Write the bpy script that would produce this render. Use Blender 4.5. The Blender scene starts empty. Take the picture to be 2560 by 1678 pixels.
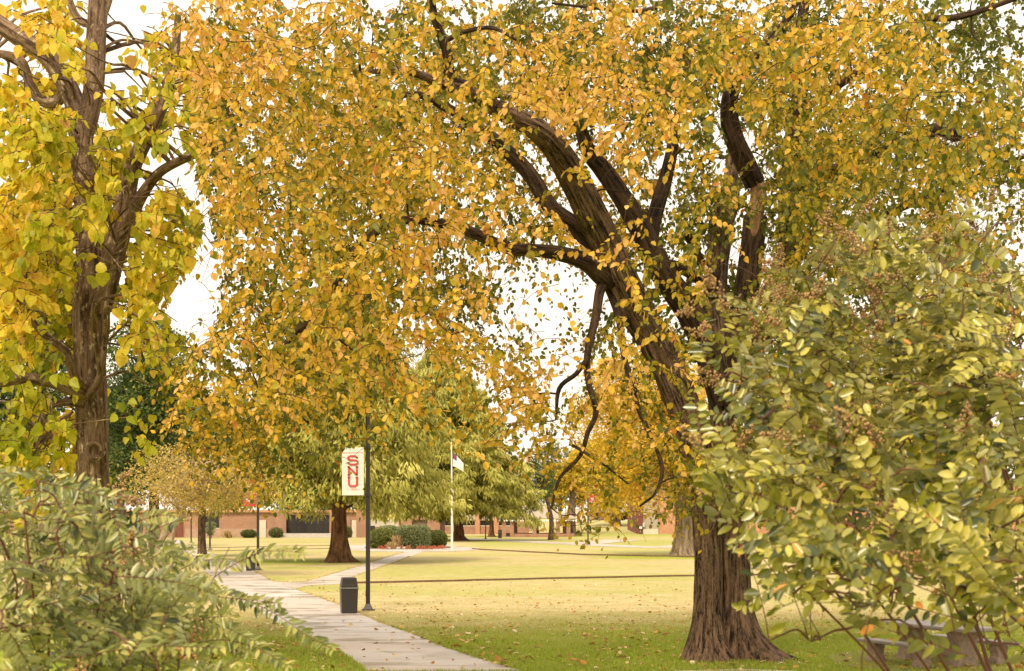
import bpy, bmesh, math, random
import numpy as np
from mathutils import Vector, Matrix, noise

# ------------------------------------------------------------------ camera, world, sun, exposure
F = 3555.56          # focal length in photo pixels (50 mm on 36 mm, 2560 px wide)
CX, HY, CH = 1280.0, 1290.0, 2.84   # centre column, horizon row, camera height (m)
S = bpy.context.scene
COL = S.collection
cam = bpy.data.cameras.new("camera")
cam.lens = 50; cam.sensor_width = 36
cam.shift_y = (HY - 839.0) / 2560.0
cam.clip_start = 0.1; cam.clip_end = 4000
cam.dof.use_dof = True; cam.dof.focus_distance = 27.0; cam.dof.aperture_fstop = 5.0
camo = bpy.data.objects.new("camera", cam); COL.objects.link(camo)
camo.location = (0, 0, CH); camo.rotation_euler = (math.radians(90), 0, 0)
S.camera = camo

SUN_EL, SUN_AZ = math.radians(52), math.radians(205)
world = bpy.data.worlds.new("World"); S.world = world
world.use_nodes = True
wn = world.node_tree; wn.nodes.clear()
wo = wn.nodes.new("ShaderNodeOutputWorld"); wb = wn.nodes.new("ShaderNodeBackground")
sky = wn.nodes.new("ShaderNodeTexSky"); sky.sky_type = 'NISHITA'; sky.sun_disc = False
sky.sun_elevation = SUN_EL; sky.sun_rotation = SUN_AZ; sky.air_density = 2.0; sky.dust_density = 6.0
# thick even cloud layer over the clear sky
cl = wn.nodes.new("ShaderNodeMix"); cl.data_type = 'RGBA'
cl.inputs[0].default_value = 0.90
cl.inputs[7].default_value = (10.4, 9.25, 7.7, 1)
wn.links.new(sky.outputs[0], cl.inputs[6])
wn.links.new(cl.outputs[2], wb.inputs[0]); wb.inputs[1].default_value = 0.10
wn.links.new(wb.outputs[0], wo.inputs[0])
sun = bpy.data.lights.new("sun", 'SUN'); sun.energy = 2.6; sun.angle = math.radians(16); sun.color = (1.0, 0.85, 0.60)
suno = bpy.data.objects.new("sun", sun); COL.objects.link(suno)
suno.rotation_euler = (math.radians(90) - SUN_EL, 0, math.radians(180) - SUN_AZ)
S.view_settings.view_transform = 'Standard'; S.view_settings.look = 'None'
S.view_settings.exposure = 0.54; S.view_settings.gamma = 1.0
S.cycles.max_bounces = 8; S.cycles.transmission_bounces = 6; S.cycles.diffuse_bounces = 4

# ------------------------------------------------------------------ helpers
RNG = np.random.default_rng(7); random.seed(7)

def hgt(x, y):
    """gentle rise of the lawn at the back right"""
    a = min(max((y - 176) / 95.0, 0), 1); a = a * a * (3 - 2 * a)
    b = min(max((x - 3.0 * y / 100) / 5.0, 0), 1); b = b * b * (3 - 2 * b)
    return 1.9 * a * b

def W(px, py, D): return Vector(((px - CX) * D / F, D, CH + (HY - py) * D / F))
def DG(py): return F * CH / (py - HY)
def G(px, py, z=0.0):
    D = F * (CH - z) / (py - HY); return Vector(((px - CX) * D / F, D, z))
def PX(p): return CX + p[..., 0] * F / p[..., 1], HY + (CH - p[..., 2]) * F / p[..., 1]

def tag(o, label=None, cat=None, group=None, kind=None):
    if label: o['label'] = label
    if cat: o['category'] = cat
    if group: o['group'] = group
    if kind: o['kind'] = kind
    return o

def empty(name, loc, rz=0.0, label=None, cat=None, group=None):
    o = bpy.data.objects.new(name, None); COL.objects.link(o)
    o.empty_display_size = 0.2
    o.location = loc; o.rotation_euler = (0, 0, rz)
    o['_m'] = 0; del o['_m']
    return tag(o, label, cat, group)

def link(name, me, mat=None, parent=None):
    """mesh data is in the parent's local frame"""
    o = bpy.data.objects.new(name, me); COL.objects.link(o)
    if mat is not None and len(me.materials) == 0:
        for m in (mat if isinstance(mat, (list, tuple)) else [mat]): me.materials.append(m)
    if parent is not None: o.parent = parent
    return o

def wmesh(name, V, Fc, mat, parent=None, smooth=False, off=None):
    """vertices in world space; converted to the top parent's frame when the parent is an unrotated empty"""
    V = np.asarray(V, dtype=np.float64)
    if off is None:
        off = np.zeros(3); p = parent
        while p is not None:
            off = off + np.array(p.location); p = p.parent
    me = bpy.data.meshes.new(name)
    me.from_pydata((V - off).tolist(), [], Fc); me.update()
    if smooth: me.polygons.foreach_set('use_smooth', [True] * len(me.polygons))
    return link(name, me, mat, parent)

class MB:
    def __init__(s): s.v = []; s.f = []; s.mi = []; s.m = 0
    def box(s, x0, x1, y0, y1, z0, z1, tx=0.0, ty=0.0):
        """box; tx, ty shrink the top"""
        n = len(s.v)
        s.v += [(x0, y0, z0), (x1, y0, z0), (x1, y1, z0), (x0, y1, z0),
                (x0 + tx, y0 + ty, z1), (x1 - tx, y0 + ty, z1), (x1 - tx, y1 - ty, z1), (x0 + tx, y1 - ty, z1)]
        fs = [(0, 3, 2, 1), (4, 5, 6, 7), (0, 1, 5, 4), (1, 2, 6, 5), (2, 3, 7, 6), (3, 0, 4, 7)]
        s.f += [tuple(n + i for i in f) for f in fs]; s.mi += [s.m] * 6; return s
    def face(s, pts):
        n = len(s.v); s.v += [tuple(p) for p in pts]; s.f.append(tuple(range(n, n + len(pts)))); s.mi.append(s.m); return s
    def prism(s, pts2, z0, z1):
        n = len(s.v); k = len(pts2)
        s.v += [(p[0], p[1], z0) for p in pts2] + [(p[0], p[1], z1) for p in pts2]
        s.f.append(tuple(n + i for i in range(k))[::-1]); s.f.append(tuple(n + k + i for i in range(k)))
        s.mi += [s.m] * 2
        for i in range(k):
            j = (i + 1) % k; s.f.append((n + i, n + j, n + k + j, n + k + i)); s.mi.append(s.m)
        return s
    def tube(s, pts, r, n=8, cap=True):
        pts = [Vector(p) for p in pts]; b = len(s.v); K = len(pts)
        if not hasattr(r, '__len__'): r = [r] * K
        up = Vector((0.0, 0.0, 1.0)); prev = None
        for i, p in enumerate(pts):
            t = (pts[min(i + 1, K - 1)] - pts[max(i - 1, 0)]).normalized()
            if prev is None:
                a = t.orthogonal().normalized()
            else:
                a = (prev - t * prev.dot(t)).normalized()
            prev = a; c = t.cross(a)
            for k in range(n):
                th = 2 * math.pi * k / n
                q = p + (a * math.cos(th) + c * math.sin(th)) * r[i]; s.v.append(tuple(q))
        for i in range(K - 1):
            for k in range(n):
                k2 = (k + 1) % n
                s.f.append((b + i * n + k, b + i * n + k2, b + (i + 1) * n + k2, b + (i + 1) * n + k)); s.mi.append(s.m)
        if cap:
            s.f.append(tuple(b + k for k in range(n))[::-1]); s.f.append(tuple(b + (K - 1) * n + k for k in range(n))); s.mi += [s.m] * 2
        return s
    def lathe(s, cx, cy, prof, n=16):
        b = len(s.v)
        for r, z in prof:
            for k in range(n):
                th = 2 * math.pi * k / n; s.v.append((cx + r * math.cos(th), cy + r * math.sin(th), z))
        for i in range(len(prof) - 1):
            for k in range(n):
                k2 = (k + 1) % n; s.f.append((b + i * n + k, b + i * n + k2, b + (i + 1) * n + k2, b + (i + 1) * n + k)); s.mi.append(s.m)
        s.f.append(tuple(b + k for k in range(n))[::-1]); s.f.append(tuple(b + (len(prof) - 1) * n + k for k in range(n))); s.mi += [s.m] * 2
        return s
    def build(s, name, mat, parent=None, smooth=False, bevel=0.0):
        me = bpy.data.meshes.new(name); me.from_pydata(s.v, [], s.f); me.update()
        if isinstance(mat, (list, tuple)):
            for m in mat: me.materials.append(m)
            me.polygons.foreach_set('material_index', s.mi)
        if smooth: me.polygons.foreach_set('use_smooth', [True] * len(me.polygons))
        o = link(name, me, mat, parent)
        if bevel > 0:
            md = o.modifiers.new('bevel', 'BEVEL'); md.width = bevel; md.segments = 2; md.limit_method = 'ANGLE'
        return o

# ------------------------------------------------------------------ materials
def nt(name):
    m = bpy.data.materials.new(name); m.use_nodes = True
    t = m.node_tree; t.nodes.clear()
    o = t.nodes.new("ShaderNodeOutputMaterial"); b = t.nodes.new("ShaderNodeBsdfPrincipled")
    t.links.new(b.outputs[0], o.inputs[0])
    return m, t, b, o
def N(t, typ, **kw):
    n = t.nodes.new(typ)
    for k, v in kw.items(): setattr(n, k, v)
    return n
def ramp(t, stops, interp='LINEAR'):
    r = t.nodes.new("ShaderNodeValToRGB"); r.color_ramp.interpolation = interp
    e = r.color_ramp.elements
    while len(e) > 1: e.remove(e[-1])
    e[0].position = stops[0][0]; e[0].color = (*stops[0][1], 1)
    for p, c in stops[1:]:
        x = e.new(p); x.color = (*c, 1)
    return r
def noise_fac(t, scale, detail=4, rough=0.55, vec=None, sc=(1, 1, 1), coord='Object'):
    tc = N(t, "ShaderNodeTexCoord"); mp = N(t, "ShaderNodeMapping"); mp.inputs['Scale'].default_value = sc
    n = N(t, "ShaderNodeTexNoise"); n.inputs['Scale'].default_value = scale; n.inputs['Detail'].default_value = detail
    n.inputs['Roughness'].default_value = rough
    t.links.new(vec if vec is not None else tc.outputs[coord], mp.inputs[0]); t.links.new(mp.outputs[0], n.inputs[0])
    return n.outputs[0]
def mixc(t, fac, a, b, blend='MIX'):
    m = N(t, "ShaderNodeMix", data_type='RGBA', blend_type=blend)
    for s, v in ((0, fac), (6, a), (7, b)):
        if isinstance(v, (int, float)): m.inputs[s].default_value = v
        elif isinstance(v, tuple): m.inputs[s].default_value = (*v, 1)
        else: t.links.new(v, m.inputs[s])
    return m.outputs[2]
def bump(t, b, h, strength=0.4, dist=0.02):
    n = N(t, "ShaderNodeBump"); n.inputs['Strength'].default_value = strength; n.inputs['Distance'].default_value = dist
    t.links.new(h, n.inputs['Height']); t.links.new(n.outputs[0], b.inputs['Normal'])
def mathn(t, op, a, b=0.0, c=None, clamp=False):
    m = N(t, "ShaderNodeMath", operation=op, use_clamp=clamp)
    for s, v in ((0, a), (1, b), (2, c)):
        if v is None: continue
        if isinstance(v, (int, float)): m.inputs[s].default_value = v
        else: t.links.new(v, m.inputs[s])
    return m.outputs[0]
def sstep(t, x, lo, hi):
    m = N(t, "ShaderNodeMapRange", interpolation_type='SMOOTHSTEP')
    t.links.new(x, m.inputs[0]); m.inputs[1].default_value = lo; m.inputs[2].default_value = hi
    return m.outputs[0]

def simple(name, col, rough=0.6, var=0.25, scale=6.0, metal=0.0, b_=0.0, sc=(1, 1, 1)):
    m, t, b, o = nt(name)
    f = noise_fac(t, scale, 5, 0.6, sc=sc)
    r = ramp(t, [(0.3, tuple(c * (1 - var) for c in col)), (0.7, tuple(min(1, c * (1 + var)) for c in col))])
    t.links.new(f, r.inputs[0]); t.links.new(r.outputs[0], b.inputs['Base Color'])
    b.inputs['Roughness'].default_value = rough; b.inputs['Metallic'].default_value = metal
    if b_ > 0: bump(t, b, f, b_, 0.01)
    return m

def leafmat(name, stops, trans=0.45, rough=0.45, spec=0.35, back=None, backmix=0.5):
    m, t, b, o = nt(name)
    a = N(t, "ShaderNodeAttribute", attribute_name='tint')
    r = ramp(t, stops); t.links.new(a.outputs['Fac'], r.inputs[0])
    f = noise_fac(t, 30.0, 3, 0.6)
    v = ramp(t, [(0.3, (0.78, 0.78, 0.78)), (0.7, (1.15, 1.15, 1.15))]); t.links.new(f, v.inputs[0])
    c = mixc(t, 1.0, r.outputs[0], v.outputs[0], 'MULTIPLY')
    if back is not None:
        g = N(t, "ShaderNodeNewGeometry")
        fb = mathn(t, 'MULTIPLY', g.outputs['Backfacing'], backmix)
        c = mixc(t, fb, c, back)
    t.links.new(c, b.inputs['Base Color']); b.inputs['Roughness'].default_value = rough
    b.inputs['Specular IOR Level'].default_value = spec
    tr = N(t, "ShaderNodeBsdfTranslucent"); t.links.new(c, tr.inputs[0])
    mx = N(t, "ShaderNodeMixShader"); mx.inputs[0].default_value = trans
    t.links.new(b.outputs[0], mx.inputs[1]); t.links.new(tr.outputs[0], mx.inputs[2]); t.links.new(mx.outputs[0], o.inputs[0])
    return m

def barkmat(name, dark, light, ridge=14.0, strength=0.9, lichen=None):
    m, t, b, o = nt(name)
    a = N(t, "ShaderNodeAttribute", attribute_name='bk')
    fa = noise_fac(t, ridge * 0.8, 4, 0.6, vec=a.outputs['Vector'], sc=(1, 1, 0.11))
    fb = noise_fac(t, ridge * 2.2, 4, 0.7, vec=a.outputs['Vector'], sc=(1, 1, 0.30))
    f1 = mathn(t, 'ADD', mathn(t, 'MULTIPLY', fa, 0.62), mathn(t, 'MULTIPLY', fb, 0.38))
    f2 = noise_fac(t, 2.2, 4, 0.6, vec=a.outputs['Vector'], sc=(1, 1, 0.35))
    r = ramp(t, [(0.41, dark), (0.50, tuple((d + l) / 2 for d, l in zip(dark, light))), (0.60, light)]); t.links.new(f1, r.inputs[0])
    v = ramp(t, [(0.3, (0.65, 0.62, 0.6)), (0.7, (1.15, 1.12, 1.1))]); t.links.new(f2, v.inputs[0])
    c = mixc(t, 1.0, r.outputs[0], v.outputs[0], 'MULTIPLY')
    if lichen:
        f3 = noise_fac(t, 9.0, 5, 0.7, vec=a.outputs['Vector'], sc=(1, 1, 0.5))
        c = mixc(t, sstep(t, f3, 0.55, 0.68), c, lichen)
    t.links.new(c, b.inputs['Base Color']); b.inputs['Roughness'].default_value = 0.85
    b.inputs['Specular IOR Level'].default_value = 0.25
    bump(t, b, f1, strength, 0.05)
    return m

def brickmat(name, c1, c2, mortar, scale=1.0):
    m, t, b, o = nt(name)
    tc = N(t, "ShaderNodeTexCoord"); sp = N(t, "ShaderNodeSeparateXYZ"); cb = N(t, "ShaderNodeCombineXYZ")
    t.links.new(tc.outputs['Object'], sp.inputs[0])
    t.links.new(mathn(t, 'ADD', sp.outputs[0], sp.outputs[1]), cb.inputs[0]); t.links.new(sp.outputs[2], cb.inputs[1])
    br = N(t, "ShaderNodeTexBrick"); t.links.new(cb.outputs[0], br.inputs[0])
    br.inputs['Scale'].default_value = scale
    br.inputs['Brick Width'].default_value = 0.32; br.inputs['Row Height'].default_value = 0.12
    br.inputs['Mortar Size'].default_value = 0.012
    br.inputs['Color1'].default_value = (*c1, 1); br.inputs['Color2'].default_value = (*c2, 1); br.inputs['Mortar'].default_value = (*mortar, 1)
    f = noise_fac(t, 0.9, 5, 0.6)
    v = ramp(t, [(0.3, (0.8, 0.8, 0.8)), (0.7, (1.12, 1.1, 1.08))]); t.links.new(f, v.inputs[0])
    t.links.new(mixc(t, 1.0, br.outputs[0], v.outputs[0], 'MULTIPLY'), b.inputs['Base Color'])
    b.inputs['Roughness'].default_value = 0.85
    return m

GOLD = [(0.0, (0.11, 0.13, 0.018)), (0.18, (0.23, 0.22, 0.025)), (0.36, (0.40, 0.33, 0.035)), (0.55, (0.60, 0.40, 0.04)),
        (0.78, (0.80, 0.48, 0.045)), (0.93, (0.88, 0.56, 0.17)), (1.0, (0.60, 0.24, 0.05))]
LIME = [(0.0, (0.22, 0.26, 0.02)), (0.3, (0.48, 0.48, 0.03)), (0.6, (0.78, 0.62, 0.05)), (0.9, (0.88, 0.60, 0.07)), (1.0, (0.6, 0.33, 0.08))]
M = dict(
    elm_leaf=leafmat('elm_leaf', GOLD, 0.42, 0.45, 0.25),
    catalpa_leaf=leafmat('catalpa_leaf', LIME, 0.5, 0.45, 0.3),
    gold_leaf=leafmat('gold_leaf', [(0, (0.36, 0.34, 0.03)), (0.4, (0.66, 0.50, 0.045)), (0.8, (0.86, 0.58, 0.06)), (1, (0.80, 0.36, 0.05))], 0.45),
    pale_yellow_leaf=leafmat('pale_yellow_leaf', [(0, (0.30, 0.26, 0.07)), (0.5, (0.60, 0.45, 0.11)), (1, (0.80, 0.58, 0.22))], 0.4),
    red_leaf=leafmat('red_leaf', [(0, (0.45, 0.16, 0.05)), (1, (0.62, 0.20, 0.08))], 0.4),
    dark_leaf=leafmat('dark_leaf', [(0, (0.035, 0.07, 0.015)), (0.7, (0.10, 0.16, 0.035)), (1, (0.30, 0.30, 0.06))], 0.3, 0.4, 0.4),
    olive_leaf=leafmat('olive_leaf', [(0, (0.10, 0.12, 0.04)), (1, (0.30, 0.28, 0.10))], 0.3),
    cypress_leaf=leafmat('cypress_leaf', [(0, (0.20, 0.20, 0.03)), (0.5, (0.44, 0.42, 0.09)), (1, (0.70, 0.65, 0.20))], 0.35, 0.6, 0.2),
    myrtle_leaf=leafmat('myrtle_leaf', [(0, (0.05, 0.068, 0.010)), (0.35, (0.19, 0.195, 0.022)), (0.75, (0.41, 0.37, 0.045)), (0.95, (0.62, 0.54, 0.10)), (1, (0.75, 0.32, 0.06))],
                        0.28, 0.30, 0.8, back=(0.41, 0.37, 0.19), backmix=0.45),
    pale_myrtle_leaf=leafmat('pale_myrtle_leaf', [(0, (0.045, 0.06, 0.012)), (0.35, (0.15, 0.175, 0.03)), (0.75, (0.35, 0.36, 0.08)), (1, (0.58, 0.50, 0.15))],
                        0.32, 0.32, 0.7, back=(0.42, 0.42, 0.25), backmix=0.6),
    hedge_leaf=leafmat('hedge_leaf', [(0, (0.06, 0.085, 0.015)), (1, (0.24, 0.25, 0.05))], 0.25),
    hedge_pale=leafmat('hedge_pale', [(0, (0.12, 0.15, 0.05)), (1, (0.36, 0.40, 0.18))], 0.25),
    straw=leafmat('straw', [(0, (0.38, 0.24, 0.09)), (1, (0.68, 0.52, 0.28))], 0.3),
    seed=leafmat('seed', [(0, (0.26, 0.13, 0.06)), (0.6, (0.52, 0.30, 0.12)), (1, (0.55, 0.46, 0.16))], 0.1),
    flower=leafmat('flower', [(0, (0.45, 0.09, 0.04)), (0.6, (0.60, 0.18, 0.10)), (1, (0.75, 0.30, 0.12))], 0.2),
    wflower=leafmat('wflower', [(0, (0.7, 0.7, 0.66)), (1, (0.85, 0.85, 0.8))], 0.2),
    litter=leafmat('litter', [(0, (0.24, 0.10, 0.04)), (0.3, (0.50, 0.24, 0.06)), (0.7, (0.68, 0.46, 0.16)), (1, (0.75, 0.62, 0.42))], 0.1, 0.7, 0.2),
    grass=leafmat('grass', [(0, (0.24, 0.34, 0.025)), (0.4, (0.40, 0.47, 0.06)), (0.7, (0.50, 0.46, 0.16)), (1, (0.66, 0.55, 0.32))], 0.35, 0.6, 0.2),
    elm_bark=barkmat('elm_bark', (0.014, 0.008, 0.005), (0.26, 0.165, 0.105), 24, 1.0),
    elm_limb_bark=barkmat('elm_limb_bark', (0.008, 0.004, 0.002), (0.11, 0.065, 0.038), 22, 1.0),  # wetness and crown shade of the limbs both put into this darker colour
    catalpa_bark=barkmat('catalpa_bark', (0.065, 0.036, 0.02), (0.33, 0.225, 0.15), 16, 0.9, lichen=(0.55, 0.43, 0.30)),
    grey_bark=barkmat('grey_bark', (0.10, 0.065, 0.04), (0.36, 0.28, 0.20), 8, 0.7),
    cypress_bark=barkmat('cypress_bark', (0.055, 0.026, 0.012), (0.24, 0.125, 0.06), 8, 0.7),
    pale_bark=barkmat('pale_bark', (0.30, 0.22, 0.15), (0.60, 0.50, 0.40), 6, 0.4),
    pale_wood=barkmat('pale_wood', (0.20, 0.10, 0.05), (0.50, 0.32, 0.18), 10, 0.5),
    twig=simple('twig', (0.085, 0.042, 0.022), 0.8, 0.3, 5),
    red_twig=simple('red_twig', (0.12, 0.04, 0.022), 0.6, 0.3, 5),
    grey_twig=simple('grey_twig', (0.30, 0.19, 0.13), 0.8, 0.3, 5),
    black=simple('black_paint', (0.028, 0.022, 0.021), 0.45, 0.2, 3),
    binm=simple('bin_plastic', (0.038, 0.032, 0.030), 0.42, 0.12, 4),
    binband=simple('bin_band', (0.20, 0.195, 0.20), 0.35, 0.1, 4),
    canvas=simple('banner_canvas', (0.78, 0.75, 0.71), 0.7, 0.03, 2),
    redprint=simple('red_print', (0.58, 0.045, 0.05), 0.6, 0.05, 2),
    redcanvas=simple('red_canvas', (0.52, 0.035, 0.045), 0.6, 0.06, 2),
    white=simple('white_paint', (0.80, 0.79, 0.77), 0.5, 0.04, 2),
    navy=simple('navy_cloth', (0.07, 0.06, 0.25), 0.7, 0.05, 2),
    concrete=simple('concrete', (0.50, 0.45, 0.40), 0.8, 0.15, 3, b_=0.2),
    agg=simple('aggregate_concrete', (0.27, 0.195, 0.145), 0.85, 0.3, 14, b_=0.3),
    aggtop=simple('table_concrete', (0.24, 0.20, 0.19), 0.45, 0.2, 8, b_=0.1),
    brick=brickmat('brown_brick', (0.40, 0.19, 0.11), (0.32, 0.15, 0.09), (0.42, 0.33, 0.27)),
    brick2=brickmat('orange_brick', (0.58, 0.27, 0.14), (0.50, 0.22, 0.11), (0.50, 0.38, 0.29)),
    brickd=brickmat('dark_brick', (0.20, 0.055, 0.035), (0.16, 0.045, 0.03), (0.24, 0.12, 0.09)),
    plinth=simple('plinth', (0.42, 0.27, 0.20), 0.85, 0.15, 2),
    stone=simple('pale_stone', (0.62, 0.54, 0.46), 0.8, 0.08, 2),
    panel=simple('grey_panel', (0.38, 0.33, 0.26), 0.7, 0.10, 3, sc=(14, 14, 0.3)),
    blind=simple('blind', (0.55, 0.52, 0.45), 0.7, 0.08, 3),
    brownwall=simple('brown_wall', (0.17, 0.12, 0.10), 0.8, 0.2, 2),
    shingle=simple('shingle', (0.40, 0.335, 0.275), 0.85, 0.15, 9, sc=(1, 1, 3)),
    soil=simple('soil', (0.14, 0.075, 0.04), 0.95, 0.3, 9),
    mulch=simple('mulch', (0.17, 0.09, 0.055), 0.95, 0.35, 9),
    rubber=simple('rubber', (0.03, 0.03, 0.03), 0.8, 0.1, 3),
)
m, t, b, o = nt('window_glass'); b.inputs['Base Color'].default_value = (0.035, 0.03, 0.028, 1); b.inputs['Roughness'].default_value = 0.08
b.inputs['Specular IOR Level'].default_value = 0.3; M['glass'] = m
m, t, b, o = nt('car_paint'); b.inputs['Base Color'].default_value = (0.75, 0.76, 0.78, 1); b.inputs['Roughness'].default_value = 0.25; M['car'] = m
m, t, b, o = nt('bulb_glow'); b.inputs['Base Color'].default_value = (0.9, 0.8, 0.6, 1)
b.inputs['Emission Color'].default_value = (1.0, 0.85, 0.6, 1); b.inputs['Emission Strength'].default_value = 2.0; M['bulb'] = m

# lawn: dormant tan turf with green patches, in world metres
m, t, b, o = nt('lawn'); M['lawn'] = m
geo = N(t, "ShaderNodeNewGeometry"); sp = N(t, "ShaderNodeSeparateXYZ"); t.links.new(geo.outputs['Position'], sp.inputs[0])
P = geo.outputs['Position']; X_, Y_ = sp.outputs[0], sp.outputs[1]
big = noise_fac(t, 1.0, 5, 0.6, vec=P, sc=(0.055, 0.12, 1))
mid = noise_fac(t, 1.0, 5, 0.65, vec=P, sc=(0.45, 0.8, 1))
fine = noise_fac(t, 1.0, 5, 0.7, vec=P, sc=(11, 16, 1))
yy = mathn(t, 'ADD', Y_, mathn(t, 'MULTIPLY', mathn(t, 'SUBTRACT', mid, 0.5), 12.0))
yy = mathn(t, 'ADD', yy, mathn(t, 'MULTIPLY', X_, -0.12))
near = mathn(t, 'SUBTRACT', 1.0, sstep(t, yy, 31.0, 40.0))
def bandy(c, w, x0=None, x1=None, amt=1.0):
    d = mathn(t, 'ABSOLUTE', mathn(t, 'SUBTRACT', yy, c))
    f = mathn(t, 'MULTIPLY', mathn(t, 'SUBTRACT', 1.0, sstep(t, d, w * 0.5, w * 1.3)), amt)
    if x0 is not None:
        f = mathn(t, 'MULTIPLY', f, sstep(t, X_, x0 - 2, x0 + 2))
    if x1 is not None:
        f = mathn(t, 'MULTIPLY', f, mathn(t, 'SUBTRACT', 1.0, sstep(t, X_, x1 - 2, x1 + 2)))
    return f
patch = mathn(t, 'MULTIPLY', sstep(t, big, 0.44, 0.66), 0.55)
gr = near
for bb in (bandy(90, 6, -17, -9, 0.9), bandy(98, 7, 6, 40, 0.9), bandy(150, 20, -4, 60, 0.55), bandy(66, 3, -13, -9, 0.55), bandy(74, 9, -8, 3, 0.42), bandy(195, 12, None, None, 0.6)):
    gr = mathn(t, 'MAXIMUM', gr, bb)
gr = mathn(t, 'MAXIMUM', gr, patch)
c0 = mixc(t, sstep(t, mid, 0.35, 0.65), (0.58, 0.48, 0.295), (0.47, 0.41, 0.20))
c1 = mixc(t, sstep(t, mid, 0.3, 0.7), (0.24, 0.33, 0.03), (0.42, 0.45, 0.075))
c = mixc(t, gr, c0, c1)
fv = ramp(t, [(0.25, (0.62, 0.60, 0.52)), (0.75, (1.22, 1.20, 1.16))]); t.links.new(fine, fv.inputs[0])
c = mixc(t, 1.0, c, fv.outputs[0], 'MULTIPLY')
mot = noise_fac(t, 1.0, 6, 0.7, vec=P, sc=(1.4, 1.1, 1)); mv = ramp(t, [(0.32, (0.80, 0.80, 0.72)), (0.55, (1.0, 1.0, 1.0)), (0.7, (1.12, 1.08, 1.04))]); t.links.new(mot, mv.inputs[0])
c = mixc(t, 1.0, c, mv.outputs[0], 'MULTIPLY')
t.links.new(c, b.inputs['Base Color']); b.inputs['Roughness'].default_value = 0.95; b.inputs['Specular IOR Level'].default_value = 0.1
bump(t, b, fine, 0.6, 0.04)

# path: pale concrete, damp stains, joints every few metres
m, t, b, o = nt('path_concrete'); M['path'] = m
geo = N(t, "ShaderNodeNewGeometry"); sp = N(t, "ShaderNodeSeparateXYZ"); t.links.new(geo.outputs['Position'], sp.inputs[0])
P = geo.outputs['Position']
stain = noise_fac(t, 1.0, 5, 0.6, vec=P, sc=(0.5, 1.0, 1)); spk = noise_fac(t, 1.0, 5, 0.7, vec=P, sc=(14, 14, 1)); warm = noise_fac(t, 1.0, 3, 0.5, vec=P, sc=(0.08, 0.15, 1))
c = mixc(t, sstep(t, warm, 0.35, 0.65), (0.55, 0.50, 0.48), (0.50, 0.42, 0.37))
sv = ramp(t, [(0.3, (0.90, 0.90, 0.90)), (0.7, (1.07, 1.07, 1.07))]); t.links.new(spk, sv.inputs[0])
c = mixc(t, 1.0, c, sv.outputs[0], 'MULTIPLY')
wet = sstep(t, stain, 0.49, 0.60)
c = mixc(t, mathn(t, 'MULTIPLY', wet, 0.75), c, (0.27, 0.205, 0.15))
jt = mathn(t, 'PINGPONG', mathn(t, 'ADD', mathn(t, 'ADD', sp.outputs[1], 2.8), mathn(t, 'MULTIPLY', sp.outputs[0], 0.12)), 3.7)
jm = mathn(t, 'SUBTRACT', 1.0, sstep(t, jt, 0.02, 0.07))
c = mixc(t, mathn(t, 'MULTIPLY', jm, 0.6), c, (0.15, 0.10, 0.07))
t.links.new(c, b.inputs['Base Color'])
rr = mathn(t, 'SUBTRACT', 0.62, mathn(t, 'MULTIPLY', wet, 0.32)); t.links.new(rr, b.inputs['Roughness'])

# ------------------------------------------------------------------ ground, paths
xs = sorted(set([-900, -500, -300, -200] + list(range(-150, 151, 5)) + [200, 300, 500, 900]))
ys = sorted(set([-30, 0, 10, 20] + list(range(25, 330, 5)) + [360, 400, 500, 700, 1000, 1500, 2500]))
V = [(x, y, hgt(x, y)) for y in ys for x in xs]; nx = len(xs)
Fc = [(j * nx + i, j * nx + i + 1, (j + 1) * nx + i + 1, (j + 1) * nx + i) for j in range(len(ys) - 1) for i in range(nx - 1)]
tag(wmesh('lawn', V, Fc, M['lawn'], smooth=True), 'wide lawn of dormant tan grass with green patches', 'lawn', kind='structure')

PATHS = []
def path_poly(pts, z=0.004, name='path', label='pale concrete path'):
    P_ = [G(*p) for p in pts]
    PATHS.append([(p.x, p.y) for p in P_])
    o = wmesh(name, [(p.x, p.y, z) for p in P_], [tuple(range(len(P_)))], M['path'])
    # make sure it faces up
    if o.data.polygons[0].normal.z < 0: o.data.flip_normals()
    return tag(o, label, 'path', kind='structure')
right1 = [(1318, 1680), (1233, 1656), (1125, 1622), (1045, 1589), (952, 1557), (895, 1531), (850, 1513), (800, 1494), (737, 1473)]
left1 = [(600, 1500), (700, 1560), (822, 1620), (854, 1639), (902, 1674), (910, 1682)]
path_poly(right1 + [(560, 1473), (570, 1485)] + left1, label='main concrete path running forward from the junction')
path_poly([(737, 1473.3), (685, 1453.6), (638, 1429), (590, 1405), (530, 1384), (500, 1372), (465, 1360), (450, 1351), (425, 1349), (437, 1353), (439, 1375), (455, 1393), (501, 1417), (530, 1445), (560, 1473.3)], 0.004, label='concrete path going back left to the brick building')
path_poly([(737, 1473), (769, 1464), (853, 1460), (893, 1458.5), (872, 1453), (874, 1445), (884, 1442), (941, 1422), (986, 1407), (1025, 1392), (1060, 1379), (1010, 1379.5), (1008, 1381), (960, 1396), (917, 1409), (850, 1431), (800, 1444), (765, 1454), (725, 1456), (685, 1454)], 0.008, label='concrete path branching right towards the hedge bed')
path_poly([(840, 1364), (905, 1363), (925, 1360), (1110, 1360), (1140, 1366), (1200, 1370), (1195, 1375), (1165, 1377), (1060, 1380), (930, 1379), (868, 1374)], 0.012, label='concrete path round the hedge bed')
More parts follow.
